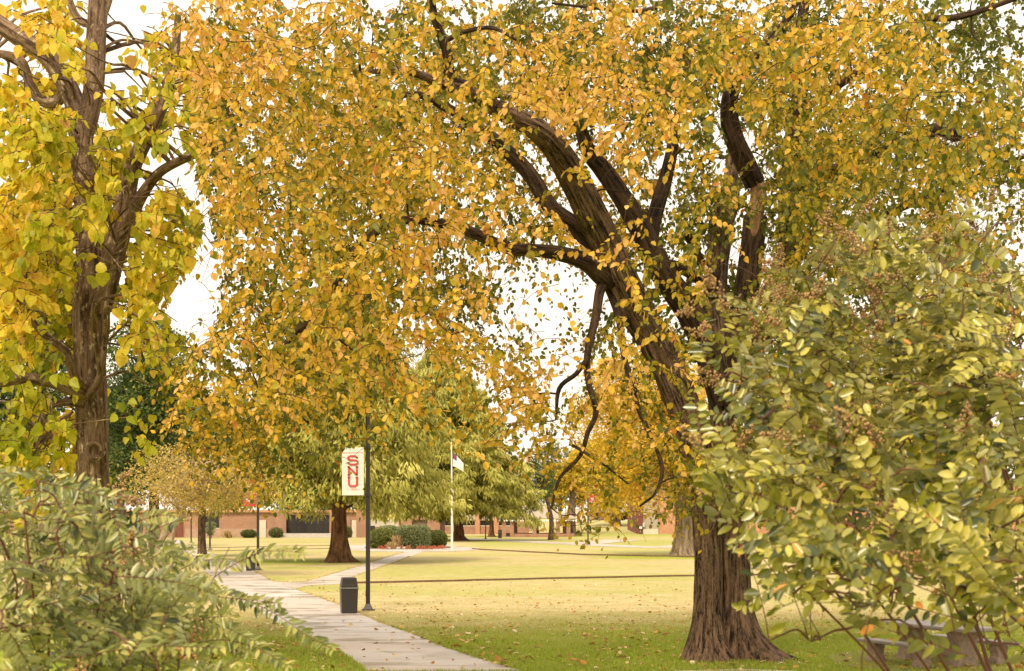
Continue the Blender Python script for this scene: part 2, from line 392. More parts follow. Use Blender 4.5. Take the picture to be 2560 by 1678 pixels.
def ribbon(pts, w, z, label, name='path'):
    """pts pixel ground points; w in metres"""
    P_ = [G(*p) for p in pts]; L, R = [], []
    for i, p in enumerate(P_):
        d = (P_[min(i + 1, len(P_) - 1)] - P_[max(i - 1, 0)]); n = Vector((-d.y, d.x, 0)).normalized()
        L.append(p + n * w / 2); R.append(p - n * w / 2)
    V = [(p.x, p.y, z) for p in L + R]; k = len(L)
    o = wmesh(name, V, [(i, i + 1, k + i + 1, k + i) for i in range(k - 1)], M['path'] if name == 'path' else M['soil'])
    if o.data.polygons[0].normal.z < 0: o.data.flip_normals()
    if name == 'path': PATHS.append([(p.x, p.y) for p in L] + [(p.x, p.y) for p in R[::-1]])
    return tag(o, label, 'path' if name == 'path' else 'soil edge', kind='structure')
ribbon([(1100, 1347), (1180, 1347.5), (1260, 1351.5), (1330, 1355), (1460, 1361), (1560, 1366.5), (1640, 1369)], 4.0, 0.016, 'far concrete path past the gazebo')
ribbon([(1450, 1360), (1500, 1355), (1560, 1350)], 4.5, 0.020, 'far path curving up behind the red banner')
ribbon([(1600, 1369), (1680, 1369), (1760, 1364), (1850, 1361)], 5.0, 0.024, 'far path behind the golden tree')
ribbon([(1700, 1383), (1860, 1384.5), (2250, 1386), (2600, 1387)], 3.0, 0.016, 'far path in front of the orange brick building')
ribbon([(1620, 1344), (1900, 1345), (2400, 1348)], 3.0, 0.02, 'narrow path along the orange brick building')
ribbon([(1690, 1682), (1850, 1677.6), (1990, 1682)], 0.35, 0.02, 'sliver of concrete path at the bottom edge')

def lip(pts, h=0.09, w=0.5, label=''):
    """raised cut edge of turf: dark soil face towards the camera, grass on top"""
    P_ = [G(*p) for p in pts]; k = len(P_)
    V = [(p.x, p.y, 0.001) for p in P_] + [(p.x, p.y + 0.02, h) for p in P_] + [(p.x, p.y + w, h * 0.9) for p in P_] + [(p.x, p.y + w * 5, 0.002) for p in P_]
    for r, a in ((0, M['soil']),):
        pass
    me = bpy.data.meshes.new('turf_edge')
    fs = []; mi = []
    for rr_ in range(3):
        for i in range(k - 1):
            fs.append((rr_ * k + i, rr_ * k + i + 1, (rr_ + 1) * k + i + 1, (rr_ + 1) * k + i)); mi.append(0 if rr_ == 0 else 1)
    me.from_pydata(V, [], fs); me.update(); me.materials.append(M['soil']); me.materials.append(M['lawn'])
    me.polygons.foreach_set('material_index', mi)
    return tag(link('turf_edge', me), label, 'turf edge', kind='structure')
def dens(pts, step=22):
    out = []
    for a, b2 in zip(pts[:-1], pts[1:]):
        n_ = max(1, int(abs(b2[0] - a[0]) / step))
        for i in range(n_):
            u = i / n_; x = a[0] + (b2[0] - a[0]) * u; y = a[1] + (b2[1] - a[1]) * u
            out.append((x, y + 0.7 * noise.noise(Vector((x * 0.02, y * 0.01, 3)))))
    return out + [pts[-1]]
lip(dens([(874, 1462), (893, 1459.5), (1053, 1456), (1298, 1450), (1700, 1441.5), (2200, 1435.5), (2600, 1431)]), 0.085, 0.6, 'long dark cut edge of turf across the lawn')
lip(dens([(1180, 1373.5), (1280, 1379), (1460, 1388), (1800, 1395), (2200, 1402), (2600, 1405)]), 0.10, 0.8, 'second cut edge of turf behind the first')
lip(dens([(500, 1379), (700, 1374), (860, 1372)]), 0.05, 0.8, 'cut edge of turf at left before the brick building')
lip(dens([(450, 1372), (700, 1366), (860, 1364)]), 0.05, 0.8, 'far cut edge of turf at left')

# ------------------------------------------------------------------ leaves
def leaf_tmpl(kind):
    # coordinates: (side, along, normal)
    if kind == 'heart':
        L = [(0, 0, 0), (-.42, .12, .06), (-.46, .42, .10), (-.26, .78, .05), (0, 1.05, -.06), (.26, .78, .05), (.46, .42, .10), (.42, .12, .06)]
        fs = [(0, 4, 3, 2, 1), (0, 7, 6, 5, 4)]
    elif kind == 'oval':
        L = [(0, 0, 0), (-.20, .22, .04), (-.25, .50, .09), (-.15, .82, .04), (0, 1.0, -.08), (.15, .82, .04), (.25, .50, .09), (.20, .22, .04)]
        fs = [(0, 4, 3, 2, 1), (0, 7, 6, 5, 4)]
    elif kind == 'lance':
        L = [(0, 0, 0), (-.15, .25, .04), (-.17, .55, .08), (-.09, .85, .03), (0, 1.0, -.08), (.09, .85, .03), (.17, .55, .08), (.15, .25, .04)]
        fs = [(0, 4, 3, 2, 1), (0, 7, 6, 5, 4)]
    elif kind == 'elm':
        L = [(0, 0, 0), (-.34, .28, .06), (-.30, .66, .06), (0, 1.05, -.05), (.30, .66, .06), (.34, .28, .06)]
        fs = [(0, 3, 2, 1), (0, 5, 4, 3)]
    elif kind == 'quad':
        L = [(0, 0, 0), (-.32, .5, .07), (0, 1, -.04), (.32, .5, .07)]; fs = [(0, 2, 1), (0, 3, 2)]
    else:   # strand
        L = [(-.10, 0, 0), (-.07, .55, .03), (0, 1.0, -.04), (.07, .55, .03), (.10, 0, 0)]; fs = [(4, 3, 2, 1, 0)]
    return np.array(L, dtype=np.float64), fs

def build_leaves(name, P, A, Nn, size, tint, kind, mat, parent=None):
    """P base points, A axis dirs, Nn normals (n,3), size (n,), tint (n,)"""
    P = np.asarray(P, float); A = np.asarray(A, float); Nn = np.asarray(Nn, float)
    n = len(P); T, fs = leaf_tmpl(kind); k = len(T)
    A /= np.linalg.norm(A, axis=1, keepdims=True) + 1e-9
    Sd = np.cross(A, Nn); Sd /= np.linalg.norm(Sd, axis=1, keepdims=True) + 1e-9
    Nn = np.cross(Sd, A)
    size = np.asarray(size, float)[:, None, None]
    wj = (0.85 + 0.3 * RNG.random(n))[:, None, None]
    curl = (0.3 + 1.7 * RNG.random(n))[:, None, None]
    V = P[:, None, :] + size * (Sd[:, None, :] * T[None, :, 0:1] * wj + A[:, None, :] * T[None, :, 1:2] + Nn[:, None, :] * T[None, :, 2:3] * curl)
    off = np.zeros(3); p = parent
    while p is not None: off = off + np.array(p.location); p = p.parent
    V = (V.reshape(-1, 3) - off).astype(np.float32)
    me = bpy.data.meshes.new(name)
    me.vertices.add(len(V)); me.vertices.foreach_set('co', V.ravel())
    ll = [len(f) for f in fs]; per = sum(ll); flat = np.concatenate([np.array(f) for f in fs])
    loops = (flat[None, :] + (np.arange(n) * k)[:, None]).ravel().astype(np.int32)
    me.loops.add(len(loops)); me.loops.foreach_set('vertex_index', loops)
    starts = np.concatenate([[0], np.cumsum(ll)[:-1]])
    ls = (starts[None, :] + (np.arange(n) * per)[:, None]).ravel().astype(np.int32)
    me.polygons.add(len(ls)); me.polygons.foreach_set('loop_start', ls)
    me.update(calc_edges=True)
    at = me.attributes.new('tint', 'FLOAT', 'POINT')
    at.data.foreach_set('value', np.repeat(np.clip(tint, 0, 1), k).astype(np.float32))
    return link(name, me, mat, parent)

def catmull(pts, sub=5):
    P_ = [Vector(p) for p in pts]; out = []
    P_ = [P_[0] * 2 - P_[1]] + P_ + [P_[-1] * 2 - P_[-2]]
    for i in range(1, len(P_) - 2):
        for s_ in range(sub):
            u = s_ / sub; a, b_, c_, d = P_[i - 1:i + 3]
            out.append(0.5 * ((2 * b_) + (c_ - a) * u + (2 * a - 5 * b_ + 4 * c_ - d) * u * u + (3 * b_ - a - 3 * c_ + d) * u ** 3))
    out.append(P_[-2]); return out

class Bark:
    """collects bark tubes into one mesh with a 'bk' attribute running along each limb"""
    def __init__(s): s.v = []; s.f = []; s.bk = []
    def limb(s, pts, rad, n=14, ridge=0.0, flare=None, seed=0.0, lobes=None, sub=4, smooth=True):
        if smooth:
            P4 = [Vector((*p, )) for p in pts]; C = catmull(P4, sub)
            R = []
            for i in range(len(pts) - 1):
                for q in range(sub): R.append(rad[i] + (rad[i + 1] - rad[i]) * q / sub)
            R.append(rad[-1])
        else: C, R = [Vector(p) for p in pts], list(rad)
        b0 = len(s.v); prev = None; L = 0.0
        for i, p in enumerate(C):
            t_ = (C[min(i + 1, len(C) - 1)] - C[max(i - 1, 0)])
            t_ = t_.normalized() if t_.length > 1e-6 else Vector((0, 0, 1))
            if prev is None:
                a = Vector((1, 0, 0)); a = (a - t_ * a.dot(t_))
                a = a.normalized() if a.length > 0.1 else t_.orthogonal().normalized()
            else: a = (prev - t_ * prev.dot(t_)).normalized()
            prev = a; c_ = t_.cross(a)
            if i: L += (p - C[i - 1]).length
            for k in range(n):
                th = 2 * math.pi * k / n; r = R[i]; co, si = math.cos(th), math.sin(th)
                if lobes: r *= lobes(th, p.z)
                if ridge:
                    r *= 1 + ridge * noise.fractal(Vector((co * 3.2 + seed, si * 3.2, L * 0.55)), 1.0, 2.0, 4) * 1.0 \
                           + ridge * 1.1 * (0.5 - abs(noise.noise(Vector((co * 7 + seed, si * 7, L * 0.9)))) * 2) * (0.6 if n > 40 else 0.8)
                s.v.append(tuple(p + (a * co + c_ * si) * r))
                s.bk.append((co * max(R[i], 0.02) + seed, si * max(R[i], 0.02), L))
        for i in range(len(C) - 1):
            for k in range(n):
                k2 = (k + 1) % n
                s.f.append((b0 + i * n + k, b0 + i * n + k2, b0 + (i + 1) * n + k2, b0 + (i + 1) * n + k))
        s.f.append(tuple(b0 + (len(C) - 1) * n + k for k in range(n)))
        return C, R
    def build(s, name, mat, parent=None):
        o = wmesh(name, s.v, s.f, mat, parent, smooth=True)
        at = o.data.attributes.new('bk', 'FLOAT_VECTOR', 'POINT')
        at.data.foreach_set('vector', np.array(s.bk, dtype=np.float32).ravel())
        return o

def PL(pts, D0, D1=None):
    """pixel polyline -> world, depth eased from D0 to D1"""
    k = len(pts)
    if D1 is None: D1 = D0
    return [W(x, y, D0 + (D1 - D0) * i / (k - 1)) for i, (x, y) in enumerate(pts)]

def mask_arr(rows): return np.array([[int(c) for c in r] for r in rows], float)
def mask_val(m, px, py):
    """bilinear density at photo positions"""
    h, w = m.shape
    u = np.clip(px / 80.0 - 0.5, 0, w - 1.001); v = np.clip(py / 80.0 - 0.5, 0, h - 1.001)
    i = u.astype(int); j = v.astype(int); a = u - i; b_ = v - j
    return (m[j, i] * (1 - a) * (1 - b_) + m[j, i + 1] * a * (1 - b_) + m[j + 1, i] * (1 - a) * b_ + m[j + 1, i + 1] * a * b_)
def sample_mask(m, n, power=1.0, edge=60):
    w = (m ** power).ravel(); w = w / w.sum()
    c = RNG.choice(len(w), size=n, p=w); j, i = np.divmod(c, m.shape[1])
    px = (i + RNG.random(n)) * 80; py = (j + RNG.random(n)) * 80
    return px, py
def inpoly(poly, x, y):
    inside = np.zeros(np.shape(x), bool); k = len(poly); j = k - 1
    for i in range(k):
        xi, yi = poly[i]; xj, yj = poly[j]
        c = ((yi > y) != (yj > y)) & (x < (xj - xi) * (y - yi) / (yj - yi + 1e-9) + xi)
        inside ^= c; j = i
    return inside
def unit(v): return v / (np.linalg.norm(v, axis=-1, keepdims=True) + 1e-9)

def sprays(centres, ntw, nlf, length, spread, droop, rad_end=0.004, thick=0.004, down=0.8, outdir=None):
    """twigs round clump centres. returns leaf base P, axis A, twig id, twig polylines"""
    P, A, T, tw = [], [], [], []
    tid = 0
    for ci, c in enumerate(centres):
        for k in range(ntw[ci]):
            st = c + RNG.normal(0, spread, 3)
            d = RNG.normal(0, 1, 3); d[2] = abs(d[2]) * 0.3 - 0.1
            if outdir is not None: d = d * 0.6 + outdir[ci]
            d = d / np.linalg.norm(d)
            L = length * (0.6 + 0.7 * RNG.random()); seg = 5; pts = [st]; p = st.copy(); dd = d.copy()
            for q in range(seg):
                dd = dd + np.array([0, 0, -droop]) + RNG.normal(0, 0.12, 3); dd /= np.linalg.norm(dd)
                p = p + dd * L / seg; pts.append(p.copy())
            pts = np.array(pts); tw.append(pts)
            m_ = nlf; u = (np.arange(m_) + 0.5 + 0.3 * RNG.random(m_)) / m_ * seg
            i0 = np.minimum(u.astype(int), seg - 1); fr = (u - i0)[:, None]
            bp = pts[i0] * (1 - fr) + pts[i0 + 1] * fr
            ax = unit(pts[i0 + 1] - pts[i0])
            side = unit(np.cross(ax, RNG.normal(0, 1, 3)[None, :])) * np.where(np.arange(m_) % 2, 1, -1)[:, None]
            a = unit(ax * 0.5 + side * 0.8 + np.array([0, 0, -down]) + RNG.normal(0, 0.35, (m_, 3)))
            P.append(bp); A.append(a); T.append(np.full(m_, tid)); tid += 1
    return np.concatenate(P), np.concatenate(A), np.concatenate(T), tw

def thin_tubes(name, lines, r0, r1, mat, parent, n=3):
    V, Fc = [], []
    for ln in lines:
        b0 = len(V); k = len(ln)
        for i in range(k):
            t_ = ln[min(i + 1, k - 1)] - ln[max(i - 1, 0)]; t_ = t_ / (np.linalg.norm(t_) + 1e-9)
            a = np.cross(t_, (0.3, 0.9, 0.2)); a /= np.linalg.norm(a) + 1e-9; c_ = np.cross(t_, a)
            rr_ = (r0 if np.isscalar(r0) else r0) + (r1 - r0) * i / (k - 1)
            for q in range(n):
                th = 2 * math.pi * q / n; V.append(ln[i] + (a * math.cos(th) + c_ * math.sin(th)) * rr_)
        for i in range(k - 1):
            for q in range(n):
                q2 = (q + 1) % n; Fc.append((b0 + i * n + q, b0 + i * n + q2, b0 + (i + 1) * n + q2, b0 + (i + 1) * n + q))
    return wmesh(name, V, Fc, mat, parent, smooth=True)

def connect(nodes, nrad, c, rtip=0.012, rmax=0.05, sag=0.12):
    """a curved branch from the nearest limb node (below/inside) to a clump centre"""
    d = np.linalg.norm(nodes - c, axis=1) + 0.6 * np.maximum(0, nodes[:, 2] - c[2])
    i = int(np.argmin(d)); a = nodes[i]; L = np.linalg.norm(c - a)
    mid1 = a * 0.66 + c * 0.34 + RNG.normal(0, 0.07 * L, 3) + np.array([0, 0, sag * L])
    mid2 = a * 0.33 + c * 0.67 + RNG.normal(0, 0.07 * L, 3) + np.array([0, 0, sag * 0.9 * L])
    r = min(nrad[i] * 0.6, rtip + 0.009 * L, rmax)
    return [a, mid1, mid2, c], [r, r * 0.8, r * 0.55, rtip * 0.5]

# ------------------------------------------------------------------ big golden elm
R0 = DG(1652)
elm = empty('elm_tree', (G(1785, 1652).x, R0, 0), label='big golden elm with dark double trunk and far-reaching leaning limbs', cat='tree')
bk = Bark(); D0 = R0
px2m = D0 / F
def root_lobes(phases, amp):
    def f(th, z):
        e = max(0.0, 1.25 - z) / 1.25
        s_ = sum(max(0, math.cos((th - p_))) ** 6 * a_ for p_, a_ in zip(phases, amp))
        return 1 + e ** 2.4 * s_ + 0.10 * e * math.sin(5 * th + 1) + 0.035 * math.sin(7 * th + z)
    return f
stemL = [(1786, 1672), (1780, 1640), (1775, 1600), (1773, 1540), (1773, 1450), (1771, 1350), (1764, 1270), (1750, 1190), (1730, 1080), (1692, 975), (1640, 860), (1585, 765), (1545, 680), (1505, 590), (1465, 510), (1425, 430), (1385, 365), (1340, 322), (1247, 274), (1190, 238), (1125, 216), (1023, 181), (900, 180)]
radL = [60, 52, 44, 38, 34, 34, 36, 39, 40, 41, 42, 41, 39, 38, 37, 34, 31, 27, 20, 17, 13, 8, 5]
zL = [D0] * 9 + [D0 - .1, D0 - .3, D0 - .6, D0 - .9, D0 - 1.2, D0 - 1.6, D0 - 2, D0 - 2.4, D0 - 2.8, D0 - 3.2, D0 - 3.6, D0 - 4.2, D0 - 4.6, D0 - 5]
LP = [W(x, y, d) for (x, y), d in zip(stemL, zL)]; LR = [r * d / F for r, d in zip(radL, zL)]
lobL = root_lobes([math.radians(186), math.radians(240), math.radians(295)], [0.85, 0.6, 0.5])
cL = bk.limb(LP, LR, 84, 0.13, seed=1.0, lobes=lobL, sub=9)
stemR = [(1847, 1672), (1846, 1640), (1845, 1600), (1843, 1540), (1840, 1450), (1836, 1350), (1829, 1250), (1818, 1130), (1806, 1010), (1797, 900), (1787, 790), (1788, 720), (1793, 650), (1806, 560), (1822, 500), (1828, 420), (1834, 350)]
radR = [58, 50, 43, 37, 34, 34, 33, 33, 32, 31, 30, 28, 28, 28, 26, 15, 9]
zR = [D0 + .1] * 6 + [D0 + .2, D0 + .4, D0 + .6, D0 + .8, D0 + 1, D0 + 1.3, D0 + 1.6, D0 + 1.9, D0 + 2.2, D0 + 2.5, D0 + 3]
RP = [W(x, y, d) for (x, y), d in zip(stemR, zR)]; RR = [r * d / F for r, d in zip(radR, zR)]
lobR = root_lobes([math.radians(-8), math.radians(-50), math.radians(-100)], [1.6, 0.9, 0.4])
cR = bk.limb(RP, RR, 84, 0.13, seed=7.0, lobes=lobR, sub=9)
bk.build('trunk', M['elm_bark'], elm)

ELM_LIMBS = [  # pixel points, half widths px, depth start, depth end
    ([(1165, 215), (1128, 200), (1116, 130), (1088, 50), (1075, -40)], [14, 13, 12, 10, 6], D0 - 3.6, D0 - 4.4),
    ([(1522, 645), (1500, 630), (1441, 568), (1377, 518), (1320, 430), (1237, 352), (1118, 270), (1030, 235), (930, 270)], [24, 23, 22, 20, 18, 17, 12, 8, 4], D0 - .9, D0 - 1.5),
    ([(1545, 700), (1515, 698), (1463, 655), (1390, 632), (1270, 620), (1180, 582), (1100, 558), (1000, 552), (905, 606), (850, 690), (775, 800), (735, 835), (690, 880), (600, 890)],
     [26, 25, 22, 18, 15, 14, 12, 11, 11, 10, 9, 8, 6, 3], D0 - .7, D0 - 4.5),
    ([(1530, 700), (1502, 722), (1490, 790), (1468, 890), (1472, 960), (1490, 1030), (1470, 1080), (1450, 1140), (1400, 1195), (1378, 1270)], [14, 13, 11, 9, 7, 7, 6, 5, 4, 3], D0 - .9, D0 - 2.6),
    ([(1470, 895), (1440, 935), (1398, 972), (1390, 1050)], [7, 6, 6, 3], D0 - 1.6, D0 - 1.9),
    ([(1520, 720), (1548, 800), (1562, 900), (1592, 1010), (1622, 1080), (1655, 1165), (1640, 1230), (1600, 1265)], [9, 9, 8, 7, 6, 5, 4, 3], D0 - .8, D0 - 2.4),
    ([(1424, 1110), (1460, 1130), (1520, 1170), (1570, 1210)], [4, 4, 3, 2], D0 - 2.2, D0 - 2.6),
    ([(1806, 1010), (1775, 900), (1735, 795), (1695, 735), (1645, 665), (1612, 592), (1562, 505), (1508, 425), (1472, 380), (1440, 290), (1400, 200), (1380, 100)],
     [30, 32, 34, 33, 31, 27, 25, 23, 19, 14, 9, 5], D0 + .4, D0 - 1.5),
    ([(1618, 610), (1640, 525), (1664, 445), (1678, 385), (1692, 300), (1720, 200), (1700, 80)], [22, 19, 17, 15, 11, 8, 4], D0 - .2, D0 + .8),
    ([(1806, 960), (1835, 860), (1866, 730), (1880, 620), (1888, 540)], [28, 30, 30, 29, 28], D0 + .8, D0 + .8),
    ([(1886, 455), (1862, 405), (1828, 325), (1822, 255), (1842, 195), (1902, 130), (1965, 55), (2010, -40)], [26, 26, 24, 21, 17, 14, 11, 7], D0 + .7, D0 - 1),
    ([(1822, 1010), (1880, 880), (1945, 760), (1972, 640), (1980, 540), (1984, 450), (1982, 370), (1998, 250), (1996, 140), (2012, 0)], [26, 28, 28, 28, 27, 26, 24, 20, 17, 12], D0 + .6, D0 + 1.6),
    ([(2004, 460), (2100, 420), (2220, 370), (2340, 325), (2392, 340)], [17, 16, 15, 18, 17], D0 + 1, D0 - 1),
    ([(2010, 270), (2100, 210), (2262, 98), (2300, 50), (2400, 42), (2560, -10)], [12, 11, 10, 9, 8, 5], D0 + 1.2, D0 - 1.8),
    ([(1722, 590), (1760, 668), (1790, 690)], [12, 12, 12], D0, D0 + .8),
    ([(1640, 660), (1690, 665), (1750, 700), (1790, 740)], [13, 13, 13, 14], D0 + .6, D0 + .9),
    ([(2004, 520), (2120, 560), (2300, 500), (2450, 430), (2600, 380)], [13, 12, 9, 7, 4], D0 + 1, D0 - 2),
    ([(1640, 20), (1590, 28), (1500, 22), (1380, 8)], [6, 5, 4, 3], D0 - 5, D0 - 6),
    ([(1215, 265), (1230, 240), (1290, 245), (1360, 250)], [9, 7, 5, 3], D0 - 3.6, D0 - 4.4),
    ([(1118, 100), (1160, 80), (1230, 70), (1290, 100)], [7, 6, 5, 3], D0 - 4.3, D0 - 5),
]
nodes = [[np.array(p) for p in cL[0][60:]], [np.array(p) for p in cR[0][60:]]]
nrad = [cL[1][60:], cR[1][60:]]
for pts, hw, da, db in ELM_LIMBS:
    pp = PL(pts, da, db); rr = [h * p.y / F for h, p in zip(hw, pp)]
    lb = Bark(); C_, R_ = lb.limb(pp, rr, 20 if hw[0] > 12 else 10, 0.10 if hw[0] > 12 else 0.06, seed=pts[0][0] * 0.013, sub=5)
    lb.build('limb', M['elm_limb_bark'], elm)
    if pts[0] != (1640, 20): nodes.append([np.array(p) for p in C_]); nrad.append(R_)
# pale broken stump where a limb tore off
lb = Bark(); lb.limb(PL([(1882, 650), (1885, 590), (1889, 540), (1896, 500), (1894, 462), (1884, 435)], D0 + .70, D0 + .66), [.04, .12, .155, .165, .15, .05], 24, 0.05, seed=3, sub=5)
lb.build('broken_limb', M['pale_wood'], elm)['label'] = 'pale torn wood where a limb broke off'
ENODES = np.array([p for l in nodes for p in l]); ERAD = np.array([r for l in nrad for r in l])

ELM = mask_arr([
 "00000599999999999999999999999999",
 "00000599999999999999999999999989",
 "00000589999999999999999999999999",
 "00000079999999999999999999999999",
 "00000079999999999999999999999999",
 "00000069999999999999999999999999",
 "00000067888999999999999999999976",
 "00000006778899998899899989999954",
 "00000006777888643235788888888888",
 "00000007888888753124688888888888",
 "00000388999987543334457777777777",
 "00000588987754344445566777777777",
 "00000686655532245445555677777777",
 "00000565434521235444455666666666",
 "00000023332100012344456666666666",
 "00000001121000000344334555555555",
 "00000000000000000132111000000000",
 "00000000000000000000000000000000",
 "00000000000000000000000000000000",
 "00000000000000000000000000000000",
 "00000000000000000000000000000000"])
HOLES = [
 ([(262, -20), (445, -20), (405, 60), (345, 95), (322, 140), (318, 230), (285, 240), (262, 150)], 0.03),
 ([(430, 205), (476, 210), (462, 300), (470, 400), (505, 470), (548, 560), (512, 610), (535, 700), (540, 780), (525, 838), (435, 842), (415, 790), (440, 700), (470, 660), (505, 560), (480, 500), (420, 480), (340, 520), (335, 450), (395, 380), (430, 300)], 0.04),
 ([(1135, 610), (1250, 642), (1395, 655), (1490, 715), (1470, 850), (1420, 930), (1380, 970), (1340, 880), (1300, 800), (1240, 730), (1170, 680)], 0.27),
 ([(995, 840), (1060, 865), (1130, 930), (1095, 965), (1020, 935), (985, 880)], 0.05),
 ([(1285, 1062), (1348, 1062), (1338, 1118), (1298, 1120)], 0.05),
 ([(2360, 520), (2480, 460), (2580, 460), (2580, 600), (2440, 590)], 0.25),
 ([(846, 1112), (916, 1112), (916, 1246), (846, 1246)], 0.10),
 ([(1115, 1120), (1165, 1120), (1165, 1195), (1115, 1195)], 0.15),
 ([(1466, 1230), (1494, 1230), (1494, 1262), (1466, 1262)], 0.15),
 ([(1240, 1110), (1290, 1110), (1290, 1250), (1240, 1250)], 0.35),
]
def hole_keep(px, py):
    k = np.ones(len(px))
    jx = px + RNG.normal(0, 9, len(px)); jy = py + RNG.normal(0, 9, len(px))
    for poly, f in HOLES:
        k = np.where(inpoly(poly, jx, jy), np.minimum(k, f), k)
    return RNG.random(len(px)) < k
# limbs the photograph shows bare: thin out what hangs in front of them
SHOW = []
for pts, hw, da, db in [ELM_LIMBS[i] for i in (3, 4, 5, 9)] + [(ELM_LIMBS[i][0][:q], ELM_LIMBS[i][1][:q], D0, D0) for i, q in ((1, 5), (7, 8), (8, 4))] + [(ELM_LIMBS[2][0][:6], ELM_LIMBS[2][1][:6], D0, D0), (ELM_LIMBS[10][0][:4], ELM_LIMBS[10][1][:4], D0, D0), (ELM_LIMBS[12][0][3:], ELM_LIMBS[12][1][3:], D0, D0)] + [(stemL[8:19], radL[8:19], D0, D0 - 3), (stemR[8:14], radR[8:14], D0, D0)]:
    for i in range(len(pts) - 1):
        a, b_ = pts[i], pts[i + 1]
        for u in np.linspace(0, 1, 4): SHOW.append((a[0] + (b_[0] - a[0]) * u, a[1] + (b_[1] - a[1]) * u, hw[i], da, 1.5 if (a[0] > 1330 and a[1] > 360) else 0.5))
SHOW = np.array(SHOW)
def show_keep(px, py, D, amount=0.90, extra=16, SHOW=SHOW, rnd=None):
    keep = np.ones(len(px), bool)
    rnd = RNG.random(len(px)) if rnd is None else rnd
    for s0 in range(0, len(px), 4000):
        sl = slice(s0, s0 + 4000)
        d = np.hypot(px[sl, None] - SHOW[None, :, 0], py[sl, None] - SHOW[None, :, 1]) - SHOW[None, :, 2]
        near_ = (d < SHOW[None, :, 4] * extra) & (D[sl, None] < SHOW[None, :, 3] + 0.5)
        keep[sl] = ~(near_.any(1) & (rnd[sl] < amount))
    return keep

nc = 900
cx_, cy_ = sample_mask(ELM, nc, 0.9)
dd_ = np.where(RNG.random(nc) < 0.42, RNG.uniform(16.5, 23, nc), RNG.uniform(23, 34, nc))
low = cy_ > 960
gate = np.array([noise.noise(Vector((x / 190.0, y / 150.0, 2.3))) for x, y in zip(cx_, cy_)])
flip = (gate < -0.02) & (dd_ < 24) & (RNG.random(nc) < 0.8)
dd_ = np.where(flip, RNG.uniform(26, 34, nc), dd_)
dropc = (gate < -0.16) & (RNG.random(nc) < 0.4)
dd_ = np.where(low, RNG.uniform(22.5, 30, nc), dd_)
cen = np.stack([(cx_ - CX) * dd_ / F, dd_, CH + (HY - cy_) * dd_ / F], 1)
ntw = np.where(dropc, 2, RNG.integers(7, 13, nc))
Pl, Al, Tl, tws = sprays(cen, ntw, 18, 0.90, 0.38, 0.29, down=0.62)
lx, ly = PX(Pl)
den = mask_val(ELM, lx, ly)
keep = (RNG.random(len(Pl)) < np.clip(den / 4.5, 0, 1)) & hole_keep(lx, ly) & show_keep(lx, ly, Pl[:, 1], 0.84, 17, rnd=np.clip(RNG.random(len(tws))[Tl] + RNG.normal(0, .02, len(Pl)), 0, 1))
keep &= (ly > -140) & (lx > -200) & (lx < 2760)
tw_off = RNG.normal(0, 0.13, len(tws))
# hue: greener inside and towards the back right, golden outside
cn = np.array([noise.noise(Vector(p * 0.35)) for p in Pl[::18]])
hue = 0.425 + 0.62 * np.repeat(cn, 18)[:len(Pl)] + tw_off[Tl] + RNG.normal(0, 0.20, len(Pl)) - 0.038 * (Pl[:, 1] - 23) + np.where((lx > 1600), -0.19, 0.03) + np.where((lx > 1230) & (lx < 1760) & (ly > 900), 0.34, 0)
hue = np.where(RNG.random(len(Pl)) < 0.012, 1.0, np.clip(hue, 0.02, 0.95))
nrm = RNG.normal(0, 1, (len(Pl), 3)) * np.array([0.8, 1.0, 0.7]) + np.array([0, -0.35, 0.35])
sz = RNG.uniform(0.066, 0.120, len(Pl)) * (1 + 0.10 * (Pl[:, 1] > 27))
build_leaves('crown', Pl[keep], Al[keep], nrm[keep], sz[keep], hue[keep], 'elm', M['elm_leaf'], elm)
cnt = np.bincount(Tl[keep], minlength=len(tws))
thin_tubes('twigs', [tws[i] for i in range(len(tws)) if cnt[i] > 5], 0.006, 0.0025, M['twig'], elm)
ctw = np.zeros(nc); np.add.at(ctw, np.repeat(np.arange(nc), ntw), cnt)
lb = Bark()
NA, RA = ENODES, ERAD
for i in np.argsort([np.linalg.norm(ENODES - c, axis=1).min() for c in cen]):
    if ctw[i] < 40: continue
    pp, rr = connect(NA, RA, cen[i], 0.014, 0.08, 0.06)
    mx_, my_ = PX(np.array(pp[1:3]))
    if inpoly(HOLES[2][0], mx_, my_).any(): continue
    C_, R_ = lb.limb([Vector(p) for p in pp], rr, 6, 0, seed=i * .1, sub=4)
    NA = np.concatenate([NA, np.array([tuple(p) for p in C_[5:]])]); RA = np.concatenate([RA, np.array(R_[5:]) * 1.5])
lb.build('branches', M['elm_limb_bark'], elm)

